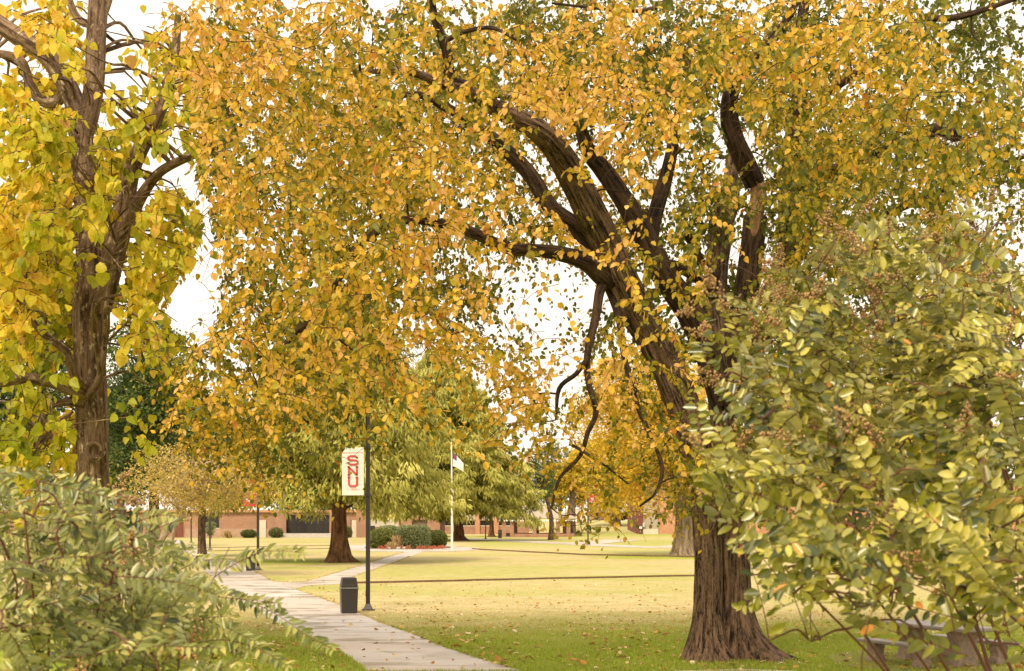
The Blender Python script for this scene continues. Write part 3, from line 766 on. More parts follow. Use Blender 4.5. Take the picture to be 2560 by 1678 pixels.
# ------------------------------------------------------------------ yellow-green catalpa on the left
DC = 29.0
cat = empty('catalpa_tree', (W(248, HY, DC).x, DC, 0), label='tall catalpa at left with large lime yellow leaves and speckled grey-brown trunk', cat='tree')
def cl_(pts, hw, da=DC, db=None, n=16, ridge=0.03, name='limb', mat='catalpa_bark', lobes=None, show=True):
    pp = PL(pts, da, db); lb = Bark()
    C_, R_ = lb.limb(pp, [h * p.y / F for h, p in zip(hw, pp)], n, ridge, seed=pts[0][1] * .01, sub=6, lobes=lobes)
    lb.build(name, M[mat], cat)
    return C_, R_
lobC = root_lobes([math.radians(200), math.radians(270), math.radians(-20)], [0.9, 0.7, 1.1])
CN = []; CR = []; CS = []
for args in [
    dict(pts=[(262, 1652), (258, 1600), (250, 1500), (242, 1400), (236, 1280), (232, 1180), (230, 1080), (226, 980), (222, 880), (218, 780), (220, 700), (220, 600), (214, 500), (208, 400), (200, 300), (165, 210), (112, 135), (50, 95), (-60, 20)],
         hw=[66, 57, 49, 43, 40, 39, 39, 40, 38, 36, 33, 28, 28, 26, 26, 25, 23, 22, 20], n=48, ridge=0.022, name='trunk', lobes=lobC),
    dict(pts=[(205, 350), (224, 280), (236, 200), (240, 100), (246, 0), (250, -100)], hw=[24, 25, 25, 24, 24, 21]),
    dict(pts=[(240, 60), (205, 55), (180, 20), (165, -40)], hw=[11, 10, 9, 7]),
    dict(pts=[(246, 60), (268, 10), (285, -50)], hw=[12, 10, 8]),
    dict(pts=[(245, 780), (268, 700), (290, 610), (312, 510), (330, 420), (362, 350), (402, 270), (428, 185), (440, 110), (446, 30)], hw=[30, 30, 28, 24, 22, 20, 16, 14, 11, 8], da=DC - .1, db=DC - 1),
    dict(pts=[(308, 575), (330, 535), (360, 480), (398, 432), (450, 402), (530, 370), (600, 345)], hw=[20, 17, 14, 12, 11, 9, 5], da=DC - .3, db=DC - 2),
    dict(pts=[(212, 985), (185, 975), (130, 956), (62, 946), (0, 955), (-80, 962)], hw=[22, 18, 15, 14, 14, 13], da=DC - .3, db=DC - 1.6),
    dict(pts=[(215, 965), (190, 945), (165, 880), (105, 832), (66, 780), (42, 745)], hw=[13, 12, 11, 9, 7, 4], da=DC - .5, db=DC - 2),
    dict(pts=[(205, 1010), (165, 1006), (125, 1018), (105, 1060), (92, 1110), (80, 1140)], hw=[11, 10, 8, 7, 6, 3], da=DC - .3, db=DC - 1.4),
    dict(pts=[(165, 225), (140, 255), (100, 250), (75, 210), (50, 150), (-20, 130)], hw=[13, 14, 13, 12, 11, 9], da=DC + .3, db=DC + 1),
    dict(pts=[(262, 780), (262, 860), (250, 940), (222, 990)], hw=[6, 7, 9, 12], da=DC - 1.2, db=DC - .5, name='limb'),
    dict(pts=[(262, 780), (280, 660), (288, 610), (268, 540)], hw=[6, 6, 5, 3], da=DC - 1.2, db=DC - 1.6),
    dict(pts=[(128, 640), (125, 560), (130, 500), (128, 430)], hw=[8, 8, 7, 4], da=DC + .8, db=DC + 1),
]:
    for q_ in range(len(args['pts']) - 1):
        for u_ in np.linspace(0, 1, 4):
            pa, pb = args['pts'][q_], args['pts'][q_ + 1]; CS.append((pa[0] + (pb[0] - pa[0]) * u_, pa[1] + (pb[1] - pa[1]) * u_, args['hw'][q_], args.get('da', DC), 1.0 if args['hw'][q_] > 9 else .3))
    a = cl_(**args); k0 = 45 if args.get('name') == 'trunk' else 6
    CN += [np.array(p) for p in a[0][k0:]]; CR += list(a[1][k0:])
# knot on the trunk
kb = Bark(); kp = [W(236 + 17 * math.cos(q), 1128 + 20 * math.sin(q), DC - .36 + .02 * math.cos(2 * q)) for q in np.linspace(0, 2 * math.pi, 14)]
kb.limb(kp, [.05] * 14, 8, 0.2, seed=5, sub=3); kb.build('knot', M['catalpa_bark'], cat)
CAT = mask_arr([
 "45323100000000000000000000000000",
 "55521550000000000000000000000000",
 "55521660000000000000000000000000",
 "66433770000000000000000000000000",
 "66667500000000000000000000000000",
 "78888600000000000000000000000000",
 "88888720000000000000000000000000",
 "99989740000000000000000000000000",
 "88766510000000000000000000000000",
 "88415200000000000000000000000000",
 "87415100000000000000000000000000",
 "75401200000000000000000000000000",
 "55301100000000000000000000000000",
 "56502000000000000000000000000000",
 "66600000000000000000000000000000",
 "46400000000000000000000000000000",
 "00000000000000000000000000000000",
 "00000000000000000000000000000000"])
nc2 = 260
cx_, cy_ = sample_mask(CAT, nc2, 1.0); dd_ = RNG.uniform(23, 33, nc2)
dd_ = np.where((cx_ > 170) & (cx_ < 300) & (cy_ > 640), RNG.uniform(30, 33, nc2), dd_)
cen = np.stack([(cx_ - CX) * dd_ / F, dd_, CH + (HY - cy_) * dd_ / F], 1)
ntw = RNG.integers(5, 9, nc2)
Pl, Al, Tl, tws = sprays(cen, ntw, 11, 0.62, 0.32, 0.25, down=1.3)
lx, ly = PX(Pl); den = mask_val(CAT, lx, ly)
ontrunk = (lx > 185) & (lx < 285) & (ly > 640) & (Pl[:, 1] < DC)
ontrunk |= (lx > 195) & (lx < 275) & (ly < 330) & (Pl[:, 1] < DC)
ontrunk |= (np.abs((ly - 130) - (lx - 60) * 0.9) < 45) & (lx < 190) & (Pl[:, 1] < DC)
keep = (RNG.random(len(Pl)) < np.clip(den / 5, 0, 1)) & hole_keep(lx, ly) & ~(ontrunk & (RNG.random(len(Pl)) < 0.88)) & show_keep(lx, ly, Pl[:, 1], 0.85, 8, np.array(CS), rnd=RNG.random(len(tws))[Tl])
cn = np.array([noise.noise(Vector(p * 0.5)) for p in Pl[::11]])
hue = 0.46 + 0.5 * np.repeat(cn, 11)[:len(Pl)] + RNG.normal(0, 0.13, len(Pl)) - np.where(ly > 900, 0.05, 0) + np.where(ly < 300, 0.15, 0)
hue = np.where(RNG.random(len(Pl)) < 0.02, 1.0, np.clip(hue, 0.0, 0.92))
nrm = RNG.normal(0, 0.8, (len(Pl), 3)) + np.array([0, -0.6, 0.3])
build_leaves('crown', Pl[keep], Al[keep], nrm[keep], (0.10 + 0.15 * RNG.beta(1.5, 2, keep.sum())), hue[keep], 'heart', M['catalpa_leaf'], cat)
cnt = np.bincount(Tl[keep], minlength=len(tws))
thin_tubes('twigs', [tws[i] for i in range(len(tws)) if cnt[i] > 3], 0.010, 0.004, M['twig'], cat, 4)
lb = Bark(); CN = np.array(CN); CR = np.array(CR)
ctw = np.zeros(nc2); np.add.at(ctw, np.repeat(np.arange(nc2), ntw), cnt)
for i in range(nc2):
    if ctw[i] < 12: continue
    pp, rr = connect(CN, CR, cen[i], 0.016, 0.05)
    lb.limb([Vector(p) for p in pp], rr, 6, 0, seed=i * .1, sub=4)
lb.build('branches', M['catalpa_bark'], cat)

# ------------------------------------------------------------------ foreground crape myrtles
def myrtle(name, label, mask, base, stems, ntwig, depth, leafs, extra=(), seedheads=0.2, seedmask=None, hshift=0.0, tipdir=(-0.5, 0, 0.6), leafkind='oval', pair=0.033, mat='myrtle_leaf'):
    root = empty(name, base, label=label, cat='shrub')
    NN, RR_ = [], []
    for pts, r0, r1 in stems:
        lb = Bark(); pp = [Vector(p) for p in pts]
        C_, R_ = lb.limb(pp, np.linspace(r0, r1, len(pp)).tolist(), 8, 0.04, seed=r0 * 50 + pp[1].x, sub=6)
        lb.build('stem', M['red_twig'], root); NN += [np.array(p) for p in C_[3:]]; RR_ += list(R_[3:])
    NN = np.array(NN); RR_ = np.array(RR_)
    cx_, cy_ = sample_mask(mask, ntwig, 0.9)
    dd_ = depth[1] - (depth[1] - depth[0]) * np.clip((cy_ - 550) / 1000, 0, 1) + RNG.uniform(-.9, .9, ntwig)
    st = np.stack([(cx_ - CX) * dd_ / F, dd_, CH + (HY - cy_) * dd_ / F], 1)
    P, A, Nn, Sz, Ti, lines, conn = [], [], [], [], [], [], []
    def twig(pts, tilt, size=None):
        k = len(pts); L = np.linalg.norm(np.diff(pts, axis=0), axis=1).sum(); np_ = max(4, int(L / pair))
        u = (np.arange(np_) + 0.6) / np_ * (k - 1); i0 = np.minimum(u.astype(int), k - 2); fr = (u - i0)[:, None]
        bp = pts[i0] * (1 - fr) + pts[i0 + 1] * fr; ax = unit(pts[i0 + 1] - pts[i0])
        n0 = unit(tilt - ax * (ax @ tilt)[:, None]); side = np.cross(ax, n0)
        hs = RNG.normal(0, 0.18)
        for sgn in (1, -1):
            d = unit(side * sgn * 0.9 + ax * 0.5 + n0 * 0.1 + RNG.normal(0, 0.16, (np_, 3)) + np.array([0, 0, -0.25]))
            P.append(bp + ax * 0.012 * sgn); A.append(d); Nn.append(n0 + RNG.normal(0, 0.35, (np_, 3)))
            s_ = (leafs[0] + (leafs[1] - leafs[0]) * RNG.beta(1.6, 2.0, np_)) * RNG.choice([1, 1, 1, .7], np_) * (1 - 0.35 * (np.arange(np_) / np_) ** 3)
            Sz.append(s_); Ti.append(np.clip(0.5 + hs + hshift + RNG.normal(0, 0.24, np_), 0, 0.93))
        P.append(bp[-1:]); A.append(ax[-1:]); Nn.append(n0[-1:]); Sz.append(np.array([leafs[0] * .7])); Ti.append(np.array([.8]))
        lines.append(pts)
    heads = []
    dist0 = np.array([np.linalg.norm(NN - p_, axis=1).min() for p_ in st])
    grown = [NN]; growr = [RR_]
    for q in np.argsort(dist0):
        d = RNG.normal(0, 0.55, 3) + np.array(tipdir); d[1] *= 0.8; d /= np.linalg.norm(d)
        L = RNG.uniform(0.26, 0.58); pts = [st[q] - d * L * 0.5]; dd = d.copy()
        for k in range(6):
            dd = unit(dd + RNG.normal(0, 0.10, 3) + np.array([0, 0, -0.07])); pts.append(pts[-1] + dd * L / 6)
        pts = np.array(pts); tx, ty = PX(pts[-1])
        if mask_val(mask, np.array([tx]), np.array([ty]))[0] < 1.4: continue
        twig(pts, unit(RNG.normal(0, 0.5, 3) + np.array([0.0, -0.35, 0.8])))
        NA, RA = np.concatenate(grown), np.concatenate(growr)
        pp, rr = connect(NA, RA, pts[0], 0.004, 0.012, 0.05)
        cc = np.array(catmull([Vector(p) for p in pp], 3))
        ax_, ay_ = PX(cc)
        if not ((mask_val(mask, ax_, ay_) < .5) & (ay_ < 1690)).any(): conn.append(cc)
        grown.append(np.concatenate([cc[3:], pts[:4]])); growr.append(np.full(len(cc[3:]) + 4, .01))
        sv = mask_val(seedmask, np.array([tx]), np.array([ty]))[0] / 6.5 if seedmask is not None else seedheads
        if RNG.random() < sv * 0.9: heads.append((pts[-1], unit(pts[-1] - pts[-2])))
    nreg = sum(len(q) for q in P)
    for pix, (da, db) in extra:
        pp = catmull(PL(pix, da, db), 6)
        pts = np.array([tuple(p) for p in pp]); twig(pts, unit(np.array([0.25, -0.75, 0.6])))
        c2, _ = connect(NN, RR_, pts[0], 0.004, 0.012, 0.05); conn.append(np.array(catmull([Vector(p) for p in c2], 3)))
    P = np.concatenate(P); A = np.concatenate(A); Nn = np.concatenate(Nn); Sz = np.concatenate(Sz); Ti = np.concatenate(Ti)
    Ti = np.where(RNG.random(len(Ti)) < 0.008, 1.0, Ti)
    mx_, my_ = PX(P); kk = (RNG.random(len(P)) < np.clip((mask_val(mask, mx_, my_) - .4) / 3.4, 0, 1)) | (np.arange(len(P)) >= nreg)
    P, A, Nn, Sz, Ti = P[kk], A[kk], Nn[kk], Sz[kk], Ti[kk]
    build_leaves('leaves', P, A, Nn, Sz, Ti, leafkind, M[mat], root)
    thin_tubes('twigs', lines, 0.0026, 0.0012, M['red_twig'], root, 4)
    thin_tubes('branches', conn, 0.006, 0.003, M['red_twig'], root, 5)
    # seed heads: panicles of small round capsules
    SP, SA, SS, ST, sl = [], [], [], [], []
    for p, d in heads:
        for k in range(RNG.integers(40, 66)):
            u = RNG.random(); o_ = RNG.normal(0, 1, 3); o_ /= np.linalg.norm(o_)
            q_ = p + d * 0.15 * u + o_ * (0.055 * (1 - u) + 0.008) * RNG.random() ** 0.5
            SP.append(q_); SS.append(RNG.uniform(0.0052, 0.008)); ST.append(np.clip(0.45 + RNG.normal(0, 0.25), 0, 1))
            if k % 2 == 0: sl.append(np.array([p + d * 0.15 * u * 0.7, q_]))
    if SP:
        SP = np.array(SP); SS = np.array(SS); n = len(SP)
        oc = np.array([(1, 0, 0), (-1, 0, 0), (0, 1, 0), (0, -1, 0), (0, 0, 1.15), (0, 0, -1.15)])
        V = (SP[:, None, :] + SS[:, None, None] * oc[None]).reshape(-1, 3)
        f8 = [(0, 2, 4), (2, 1, 4), (1, 3, 4), (3, 0, 4), (2, 0, 5), (1, 2, 5), (3, 1, 5), (0, 3, 5)]
        Fc = [(a + 6 * i, b_ + 6 * i, c_ + 6 * i) for i in range(n) for a, b_, c_ in f8]
        o_ = wmesh('seed_heads', V, Fc, M['seed'], root, smooth=True)
        at = o_.data.attributes.new('tint', 'FLOAT', 'POINT'); at.data.foreach_set('value', np.repeat(ST, 6).astype(np.float32))
        thin_tubes('seed_stalks', sl, 0.0013, 0.0009, M['red_twig'], root, 3)
    return root

RM = mask_arr(["0" * 32] * 6 + [
 "00000000000000000000000000123222",
 "00000000000000000000000013566555",
 "00000000000000000000000246777777",
 "00000000000000000000013567788888",
 "00000000000000000000014678888888",
 "00000000000000000000014678888888",
 "00000000000000000000014678888888",
 "00000000000000000000024678888888",
 "00000000000000000000024678888888",
 "00000000000000000000025667777888",
 "00000000000000000000001344555678",
 "00000000000000000000000244444556",
 "00000000000000000000002331111245",
 "00000000000000000000000121100012",
 "00000000000000000000000001100012"])
SM = mask_arr(["0" * 32] * 6 + [
 "00000000000000000000000005775333",
 "00000000000000000000000777642466",
 "00000000000000000000007753222255",
 "00000000000000000000068411223322",
 "00000000000000000000683111121111",
 "00000000000000000000773111111111",
 "00000000000000000000740112221111",
 "00000000000000000000752113321111",
 "00000000000000000000972112321111",
 "00000000000000000000841112211111",
 "00000000000000000000411111211111",
 "00000000000000000000001111111111",
 "00000000000000000000001111100000",
 "00000000000000000000002200000000",
 "00000000000000000000000000000000"])
def stem_to(bx, by, px, py, D, bend=0.3):
    D = min(8.4, max(5.7, 8.6 - 2.9 * (py - 550) / 1000)) if bx > 0 else D
    a = Vector((bx, by, 0)); b_ = W(px, py, D); m1 = a.lerp(b_, 0.35) + Vector((0, 0, bend)); m2 = a.lerp(b_, 0.7) + Vector((0, 0, bend * 0.8))
    return [a, m1, m2, b_]
rb = (3.1, 7.2)
st = []
for px, py, D, r in [(2520, 700, 5.6, .022), (2350, 640, 6.4, .020), (2180, 760, 6.2, .018), (2000, 800, 6.8, .016), (1900, 980, 6.6, .015), (1860, 1180, 6.3, .014),
                     (2000, 1260, 5.8, .014), (1960, 1420, 6.0, .012), (2420, 900, 5.2, .018), (2250, 1050, 5.6, .016), (2440, 1250, 5.3, .016), (2590, 1450, 5.2, .012)]:
    st.append((stem_to(rb[0] + RNG.normal(0, .12), rb[1] + RNG.normal(0, .12), px, py, D, 0.25), r, 0.004))
myrtle('crape_myrtle', 'tall leafy crape myrtle with brown seed heads in the right foreground', RM, (rb[0], rb[1], 0), st, 450, (5.4, 8.6), (0.052, 0.105),
       extra=[([(2100, 1500), (2010, 1450), (1930, 1470), (1850, 1520)], (5.6, 5.8)), ([(2440, 1560), (2330, 1530), (2200, 1500), (2110, 1505)], (5.4, 5.6)),
              ([(2420, 1640), (2300, 1600), (2180, 1560), (2120, 1520)], (5.3, 5.5)), ([(2080, 1400), (1990, 1380), (1900, 1350), (1830, 1370)], (5.7, 5.9))],
       seedmask=SM, hshift=0.06)
LM = mask_arr(["0" * 32] * 14 + [
 "22200000000000000000000000000000",
 "66730000000000000000000000000000",
 "77775200000000000000000000000000",
 "88886410000000000000000000000000",
 "88887530000000000000000000000000",
 "99998752000000000000000000000000",
 "99998864100000000000000000000000"])
SM2 = mask_arr(["0" * 32] * 14 + ["44430000000000000000000000000000"] + ["33442000000000000000000000000000"] + ["11232200000000000000000000000000"] * 2 + ["11111100000000000000000000000000"] * 3)
lbp = (-2.3, 7.2); st = []
for px, py, D, r in [(60, 1280, 6.4, .014), (160, 1260, 6.9, .014), (280, 1320, 7.0, .013), (380, 1380, 7.3, .012), (470, 1480, 7.2, .011), (130, 1420, 6.3, .013), (250, 1480, 6.2, .012), (560, 1560, 7.0, .009), (30, 1500, 6.2, .012), (350, 1580, 6.4, .010)]:
    st.append((stem_to(lbp[0] + RNG.normal(0, .12), lbp[1] + RNG.normal(0, .1), px, py, D, 0.12), r, 0.004))
myrtle('crape_myrtle', 'lower leafy crape myrtle with arching twigs in the left foreground', LM, (lbp[0], lbp[1], 0), st, 165, (6.4, 7.6), (0.050, 0.088),
       extra=[([(440, 1530), (540, 1440), (640, 1385), (700, 1378), (758, 1382)], (6.6, 6.3)), ([(500, 1480), (580, 1490), (680, 1530), (770, 1590), (832, 1622)], (6.8, 6.4)),
              ([(430, 1480), (520, 1490), (620, 1500), (695, 1508)], (6.7, 6.6)), ([(300, 1440), (370, 1400), (440, 1370), (500, 1400)], (7, 6.8)), ([(250, 1400), (350, 1340), (420, 1310), (455, 1300)], (7.2, 7.0)),
              ([(300, 1570), (420, 1540), (540, 1560), (640, 1605)], (6.6, 6.2)), ([(250, 1510), (380, 1450), (480, 1450), (560, 1478)], (6.8, 6.5)), ([(200, 1390), (300, 1325), (380, 1292), (430, 1288)], (7, 6.9)),
              ([(420, 1630), (540, 1600), (640, 1620), (720, 1665)], (6.4, 6.1)), ([(90, 1270), (170, 1215), (240, 1200)], (6.9, 6.9)), ([(350, 1500), (450, 1425), (520, 1400), (560, 1405)], (7, 6.8))],
       seedmask=SM2 * 0.35, hshift=0.10, tipdir=(0.55, 0, 0.30), leafkind='lance', pair=0.026, mat='pale_myrtle_leaf')
#PART2
# ------------------------------------------------------------------ banner lettering (strokes turned into flat ribbons)
LET = {
 'S': [[(.95, .92), (.95, .72)], [(.95, .80), (.72, 1.0), (.22, 1.0), (0, .85), (0, .66), (.2, .52), (.78, .50), (1.0, .36), (1.0, .14), (.8, 0), (.25, 0), (.02, .16)], [(.02, .08), (.02, .28)]],
 'N': [[(-.06, 0), (.22, 0)], [(.08, 0), (.08, 1)], [(-.06, 1), (.12, 1)], [(.06, 1), (.92, .02)], [(.92, 0), (.92, 1)], [(.78, 1), (1.06, 1)]],
 'U': [[(-.06, 1), (.22, 1)], [(.08, 1), (.08, .16), (.24, 0), (.76, 0), (.92, .16), (.92, 1)], [(.78, 1), (1.06, 1)]],
 '1': [[(.3, .8), (.5, 1), (.5, 0)], [(.25, 0), (.75, 0)]],
 '8': [[(.5, .52), (.12, .65), (.12, .9), (.35, 1), (.65, 1), (.88, .9), (.88, .65), (.5, .52), (.1, .38), (.1, .1), (.35, 0), (.65, 0), (.9, .1), (.9, .38), (.5, .52)]],
 '9': [[(.9, .6), (.7, .45), (.3, .45), (.1, .62), (.1, .86), (.35, 1), (.65, 1), (.9, .86), (.9, .3), (.65, 0), (.2, .02)]],
 '-': [[(0, .5), (1, .5)]],
}
def letter(mb, ch, x, z, w, h, th, y):
    for st_ in LET[ch]:
        pts = [(x + px * w, z + pz * h) for px, pz in st_]; L, R = [], []
        for i, p in enumerate(pts):
            a = pts[max(i - 1, 0)]; c = pts[min(i + 1, len(pts) - 1)]
            dx, dz = c[0] - a[0], c[1] - a[1]; l = math.hypot(dx, dz) or 1; nx_, nz = -dz / l, dx / l
            k = 1.0
            if 0 < i < len(pts) - 1:
                d1 = (p[0] - a[0], p[1] - a[1]); l1 = math.hypot(*d1) or 1
                k = 1 / max(0.6, abs((-d1[1] / l1) * nx_ + (d1[0] / l1) * nz))
            L.append((p[0] + nx_ * th / 2 * k, y, p[1] + nz * th / 2 * k)); R.append((p[0] - nx_ * th / 2 * k, y, p[1] - nz * th / 2 * k))
        n = len(mb.v); m_ = len(L); mb.v += L + R
        for i in range(m_ - 1):
            mb.f.append((n + i, n + m_ + i, n + m_ + i + 1, n + i + 1)); mb.mi.append(0)

def cloth(mb, x0, x1, z0, z1, y, nx_=6, nz=12, amp=0.015, t_=0.004):
    for s_, yo in ((0, 0.0), (1, t_)):
        n = len(mb.v)
        for j in range(nz + 1):
            for i in range(nx_ + 1):
                u = i / nx_; v = j / nz
                mb.v.append((x0 + (x1 - x0) * u, y + yo + amp * math.sin(3.2 * v + 2 * u) * (1 - abs(2 * v - 1) ** 2), z0 + (z1 - z0) * v))
        for j in range(nz):
            for i in range(nx_):
                q = (n + j * (nx_ + 1) + i, n + j * (nx_ + 1) + i + 1, n + (j + 1) * (nx_ + 1) + i + 1, n + (j + 1) * (nx_ + 1) + i)
                mb.f.append(q if s_ == 0 else q[::-1]); mb.mi.append(0)

# ------------------------------------------------------------------ street lamps
def make_lamp():
    r = empty('street_lamp', (0, 0, 0))
    MB().box(-.062, .062, -.062, .062, .03, 7.30).build('pole', M['black'], r, bevel=.008)
    b_ = MB(); b_.box(-.20, .20, -.20, .20, 0.0, .03); b_.box(-.14, .14, -.14, .14, .0302, .20, .075, .075)
    b_.build('base', M['black'], r, bevel=.006)
    h = MB(); h.box(-.06, .16, -.04, .04, 7.10, 7.16); h.box(.16, .62, -.22, .22, 7.00, 7.25, 0.02, 0.02); h.build('lamp_head', M['black'], r, bevel=.02)
    g = MB(); g.box(.20, .58, -.18, .18, 6.985, 6.999); g.build('lens', M['blind'], r)
    hh = MB(); hh.box(-.075, -.062, -.03, .03, .42, .58); hh.build('hand_hole_cover', M['black'], r)
    return r
def add_banner(root, side, red, z0=3.46, z1=4.90, w=.655, off=.125):
    s_ = -1 if side == 'left' else 1
    xa, xb = (-off - w, -off) if s_ < 0 else (off, off + w)
    for z in (z0 + .02, z1 - .02):
        a = MB(); a.tube([(s_ * .06, 0, z), (s_ * (off + w + .01), 0, z)], .012, 8)
        a.box(-.085, .085, -.085, .085, z - .05, z + .05)
        a.build('banner_arm', M['black'], root, bevel=.004)
    b_ = MB(); cloth(b_, xa, xb, z0, z1, -.012, amp=0.012)
    bn = b_.build('banner', M['redcanvas'] if red else M['canvas'], root, smooth=True)
    bn['label'] = 'red banner with white letters SNU' if red else 'off-white banner with red letters SNU and 1899'
    W_, H_ = xb - xa, z1 - z0; t_ = MB(); y = -.034
    lw = W_ * .44; lx_ = xa + W_ * .28
    for i, ch in enumerate('SNU'):
        letter(t_, ch, lx_, z0 + H_ * (.645 - .225 * i), lw, H_ * .175, .048, y)
    if red and False: pass
    if not red:
        cw = W_ * .052
        for i, ch in enumerate('1899'): letter(t_, ch, xa + W_ * .375 + i * cw * 1.55, z0 + H_ * .115, cw, H_ * .024, .0075, y)
        letter(t_, '-', xa + W_ * .20, z0 + H_ * .115, W_ * .12, H_ * .024, .009, y); letter(t_, '-', xa + W_ * .70, z0 + H_ * .115, W_ * .12, H_ * .024, .009, y)
        t_.box(xa + .01, xb - .01, y + .010, y + .014, z1 - H_ * .115, z1 - H_ * .109)
    t_.build('lettering', M['white'] if red else M['redprint'], bn)
proto = make_lamp(); first = [True]
def copy_tree(o, parent=None):
    c = o.copy(); COL.objects.link(c)
    if parent is not None: c.parent = parent
    for ch in list(o.children): copy_tree(ch, c)
    return c
def lamp(px, py, label, rz=0.0):
    p = G(px, py); o = proto if first[0] else copy_tree(proto)
    first[0] = False
    o.location = (p.x, p.y, hgt(p.x, p.y)); o.rotation_euler = (0, 0, rz)
    return tag(o, label, 'street lamp', 'black street lamps along the paths')
lamps = [lamp(920, 1526, 'nearest tall black street lamp, carrying the white banner beside the path'),
         lamp(645, 1425, 'black street lamp beside the second dark bin, half hidden by foreground leaves'),
         lamp(525, 1375, 'black street lamp right of the path, in front of the small conifer'),
         lamp(478, 1357, 'farthest black street lamp at left, in front of the brick wall with the window'),
         lamp(1470, 1362, 'black street lamp with the red banner on its right side'),
         lamp(1214, 1348, 'thin far street lamp just left of the gazebo'),
         lamp(2096, 1381, 'black street lamp on the right, seen through the crape myrtle before the orange brick wall')]
add_banner(lamps[0], 'left', False)
add_banner(lamps[1], 'left', True, 3.35, 4.75)
add_banner(lamps[4], 'right', True, 3.40, 4.88, .70, .09)

# ------------------------------------------------------------------ litter bins
def make_bin():
    r = empty('trash_bin', (0, 0, 0))
    b_ = MB(); b_.box(-.225, .225, -.225, .225, 0.0, .70, -.022, -.022); b_.build('body', M['binm'], r, bevel=.012)
    c = MB(); c.box(-.265, .265, -.265, .265, .702, .745); c.build('rim', M['binband'], r, bevel=.012)
    l = MB(); l.box(-.25, .25, -.25, .25, .747, 1.03, .045, .045); l.build('lid', M['binm'], r, bevel=.02)
    f = MB(); f.box(-.17, .17, -.232, -.225, .79, .97, .0, .0); f.build('flap', M['binm'], r, bevel=.004)
    return r
bp = make_bin()
bins = []
for i, (px, py, rz, sc_, lab) in enumerate([(872, 1533, .22, 1.0, 'dark square litter bin with a lid standing on the path by the bannered lamp'),
                                  (627, 1427, .1, 1.0, 'dark litter bin half hidden by leaves, left of the second lamp'),
                                  (1250, 1345.5, .0, 1.05, 'dark bin on wheels at the left corner of the gazebo')]):
    o = bp if i == 0 else copy_tree(bp); p = G(px, py); o.location = (p.x, p.y, .014); o.rotation_euler = (0, 0, rz); o.scale = (sc_,) * 3
    tag(o, lab, 'litter bin', 'dark litter bins'); bins.append(o)

# ------------------------------------------------------------------ concrete picnic set
pc = Vector((8.12, 27.2, 0)); prz = math.atan2(-0.915, 0.42)
padm = MB(); rng_ = [(math.cos(a) * 2.6 * (1 + .05 * math.sin(3 * a)), math.sin(a) * 1.75 * (1 + .04 * math.cos(4 * a))) for a in np.linspace(0, 2 * math.pi, 40)[:-1]]
padm.prism(rng_, -0.05, 0.03)
pad = padm.build('concrete_pad', M['agg']); pad.location = pc; pad.rotation_euler = (0, 0, prz); tag(pad, 'round-edged concrete pad under the picnic table', 'pad', kind='structure')
def ped(name, parent, x, w0, w1, z1, d0=.10, d1=.12, wm=None):
    """flared pedestal: narrow waist"""
    wm = wm or min(w0, w1) * .82; m_ = MB(); prof = [(w0, 0.03), (w0 * .93, .08), (wm, z1 * .45), (wm * 1.02, z1 * .6), (w1, z1)]
    n0 = len(m_.v)
    for w_, z in prof:
        m_.v += [(x - d1, -w_, z), (x + d1, -w_, z), (x + d1, w_, z), (x - d1, w_, z)]
    for i in range(len(prof) - 1):
        for k in range(4):
            k2 = (k + 1) % 4; m_.f.append((i * 4 + k, i * 4 + k2, i * 4 + 4 + k2, i * 4 + 4 + k)); m_.mi.append(0)
    m_.f += [(3, 2, 1, 0), tuple(len(prof) * 4 - 4 + k for k in range(4))]; m_.mi += [0, 0]
    return m_.build(name, M['agg'], parent, bevel=.02)
tb = empty('picnic_table', pc, prz, 'grey concrete picnic table with two flared pedestals behind the myrtle leaves', 'picnic table')
m_ = MB(); m_.box(-1.2, 1.2, -.44, .44, .70, .775); m_.build('tabletop', M['aggtop'], tb, bevel=.02)
for x in (-.72, .72): ped('pedestal', tb, x, .27, .31, .698, .12, .14, .20)
for sgn, lab in ((-1, 'concrete bench in front of the picnic table, nearer the elm'), (1, 'concrete bench behind the picnic table')):
    off = Matrix.Rotation(prz, 4, 'Z') @ Vector((0, sgn * .92, 0))
    bn = empty('bench', pc + off, prz, lab, 'bench', 'concrete benches of the picnic set')
    m_ = MB(); m_.box(-1.05, 1.05, -.16, .16, .40, .465); m_.build('seat', M['aggtop'], bn, bevel=.015)
    for x in (-.66, .66): ped('pedestal', bn, x, .17, .15, .398, .09, .12, .11)

# ------------------------------------------------------------------ buildings
def pX(px, D): return (px - CX) * D / F
def pZ(py, D): return CH + (HY - py) * D / F
def wall(name, root, D, x0, x1, z0, z1, openings, mat, th=0.35):
    """front wall at depth D with real openings [(x0,x1,z0,z1)]"""
    xs_ = sorted(set([x0, x1] + [v for o in openings for v in o[:2]])); zs_ = sorted(set([z0, z1] + [v for o in openings for v in o[2:]]))
    m_ = MB(); ox, oy, oz = root.location
    for i in range(len(xs_) - 1):
        j = 0
        while j < len(zs_) - 1:
            xm = (xs_[i] + xs_[i + 1]) / 2
            def solid(q):
                zm = (zs_[q] + zs_[q + 1]) / 2; return not any(o[0] < xm < o[1] and o[2] < zm < o[3] for o in openings)
            if not solid(j): j += 1; continue
            k = j
            while k + 1 < len(zs_) - 1 and solid(k + 1): k += 1
            m_.box(xs_[i] - ox, xs_[i + 1] - ox, D - oy, D + th - oy, zs_[j] - oz, zs_[k + 1] - oz); j = k + 1
    return m_.build(name, mat, root)
def bbox(name, root, x0, x1, y0, y1, z0, z1, mat, **k):
    ox, oy, oz = root.location; return MB().box(x0 - ox, x1 - ox, y0 - oy, y1 - oy, z0 - oz, z1 - oz).build(name, mat, root, **k)
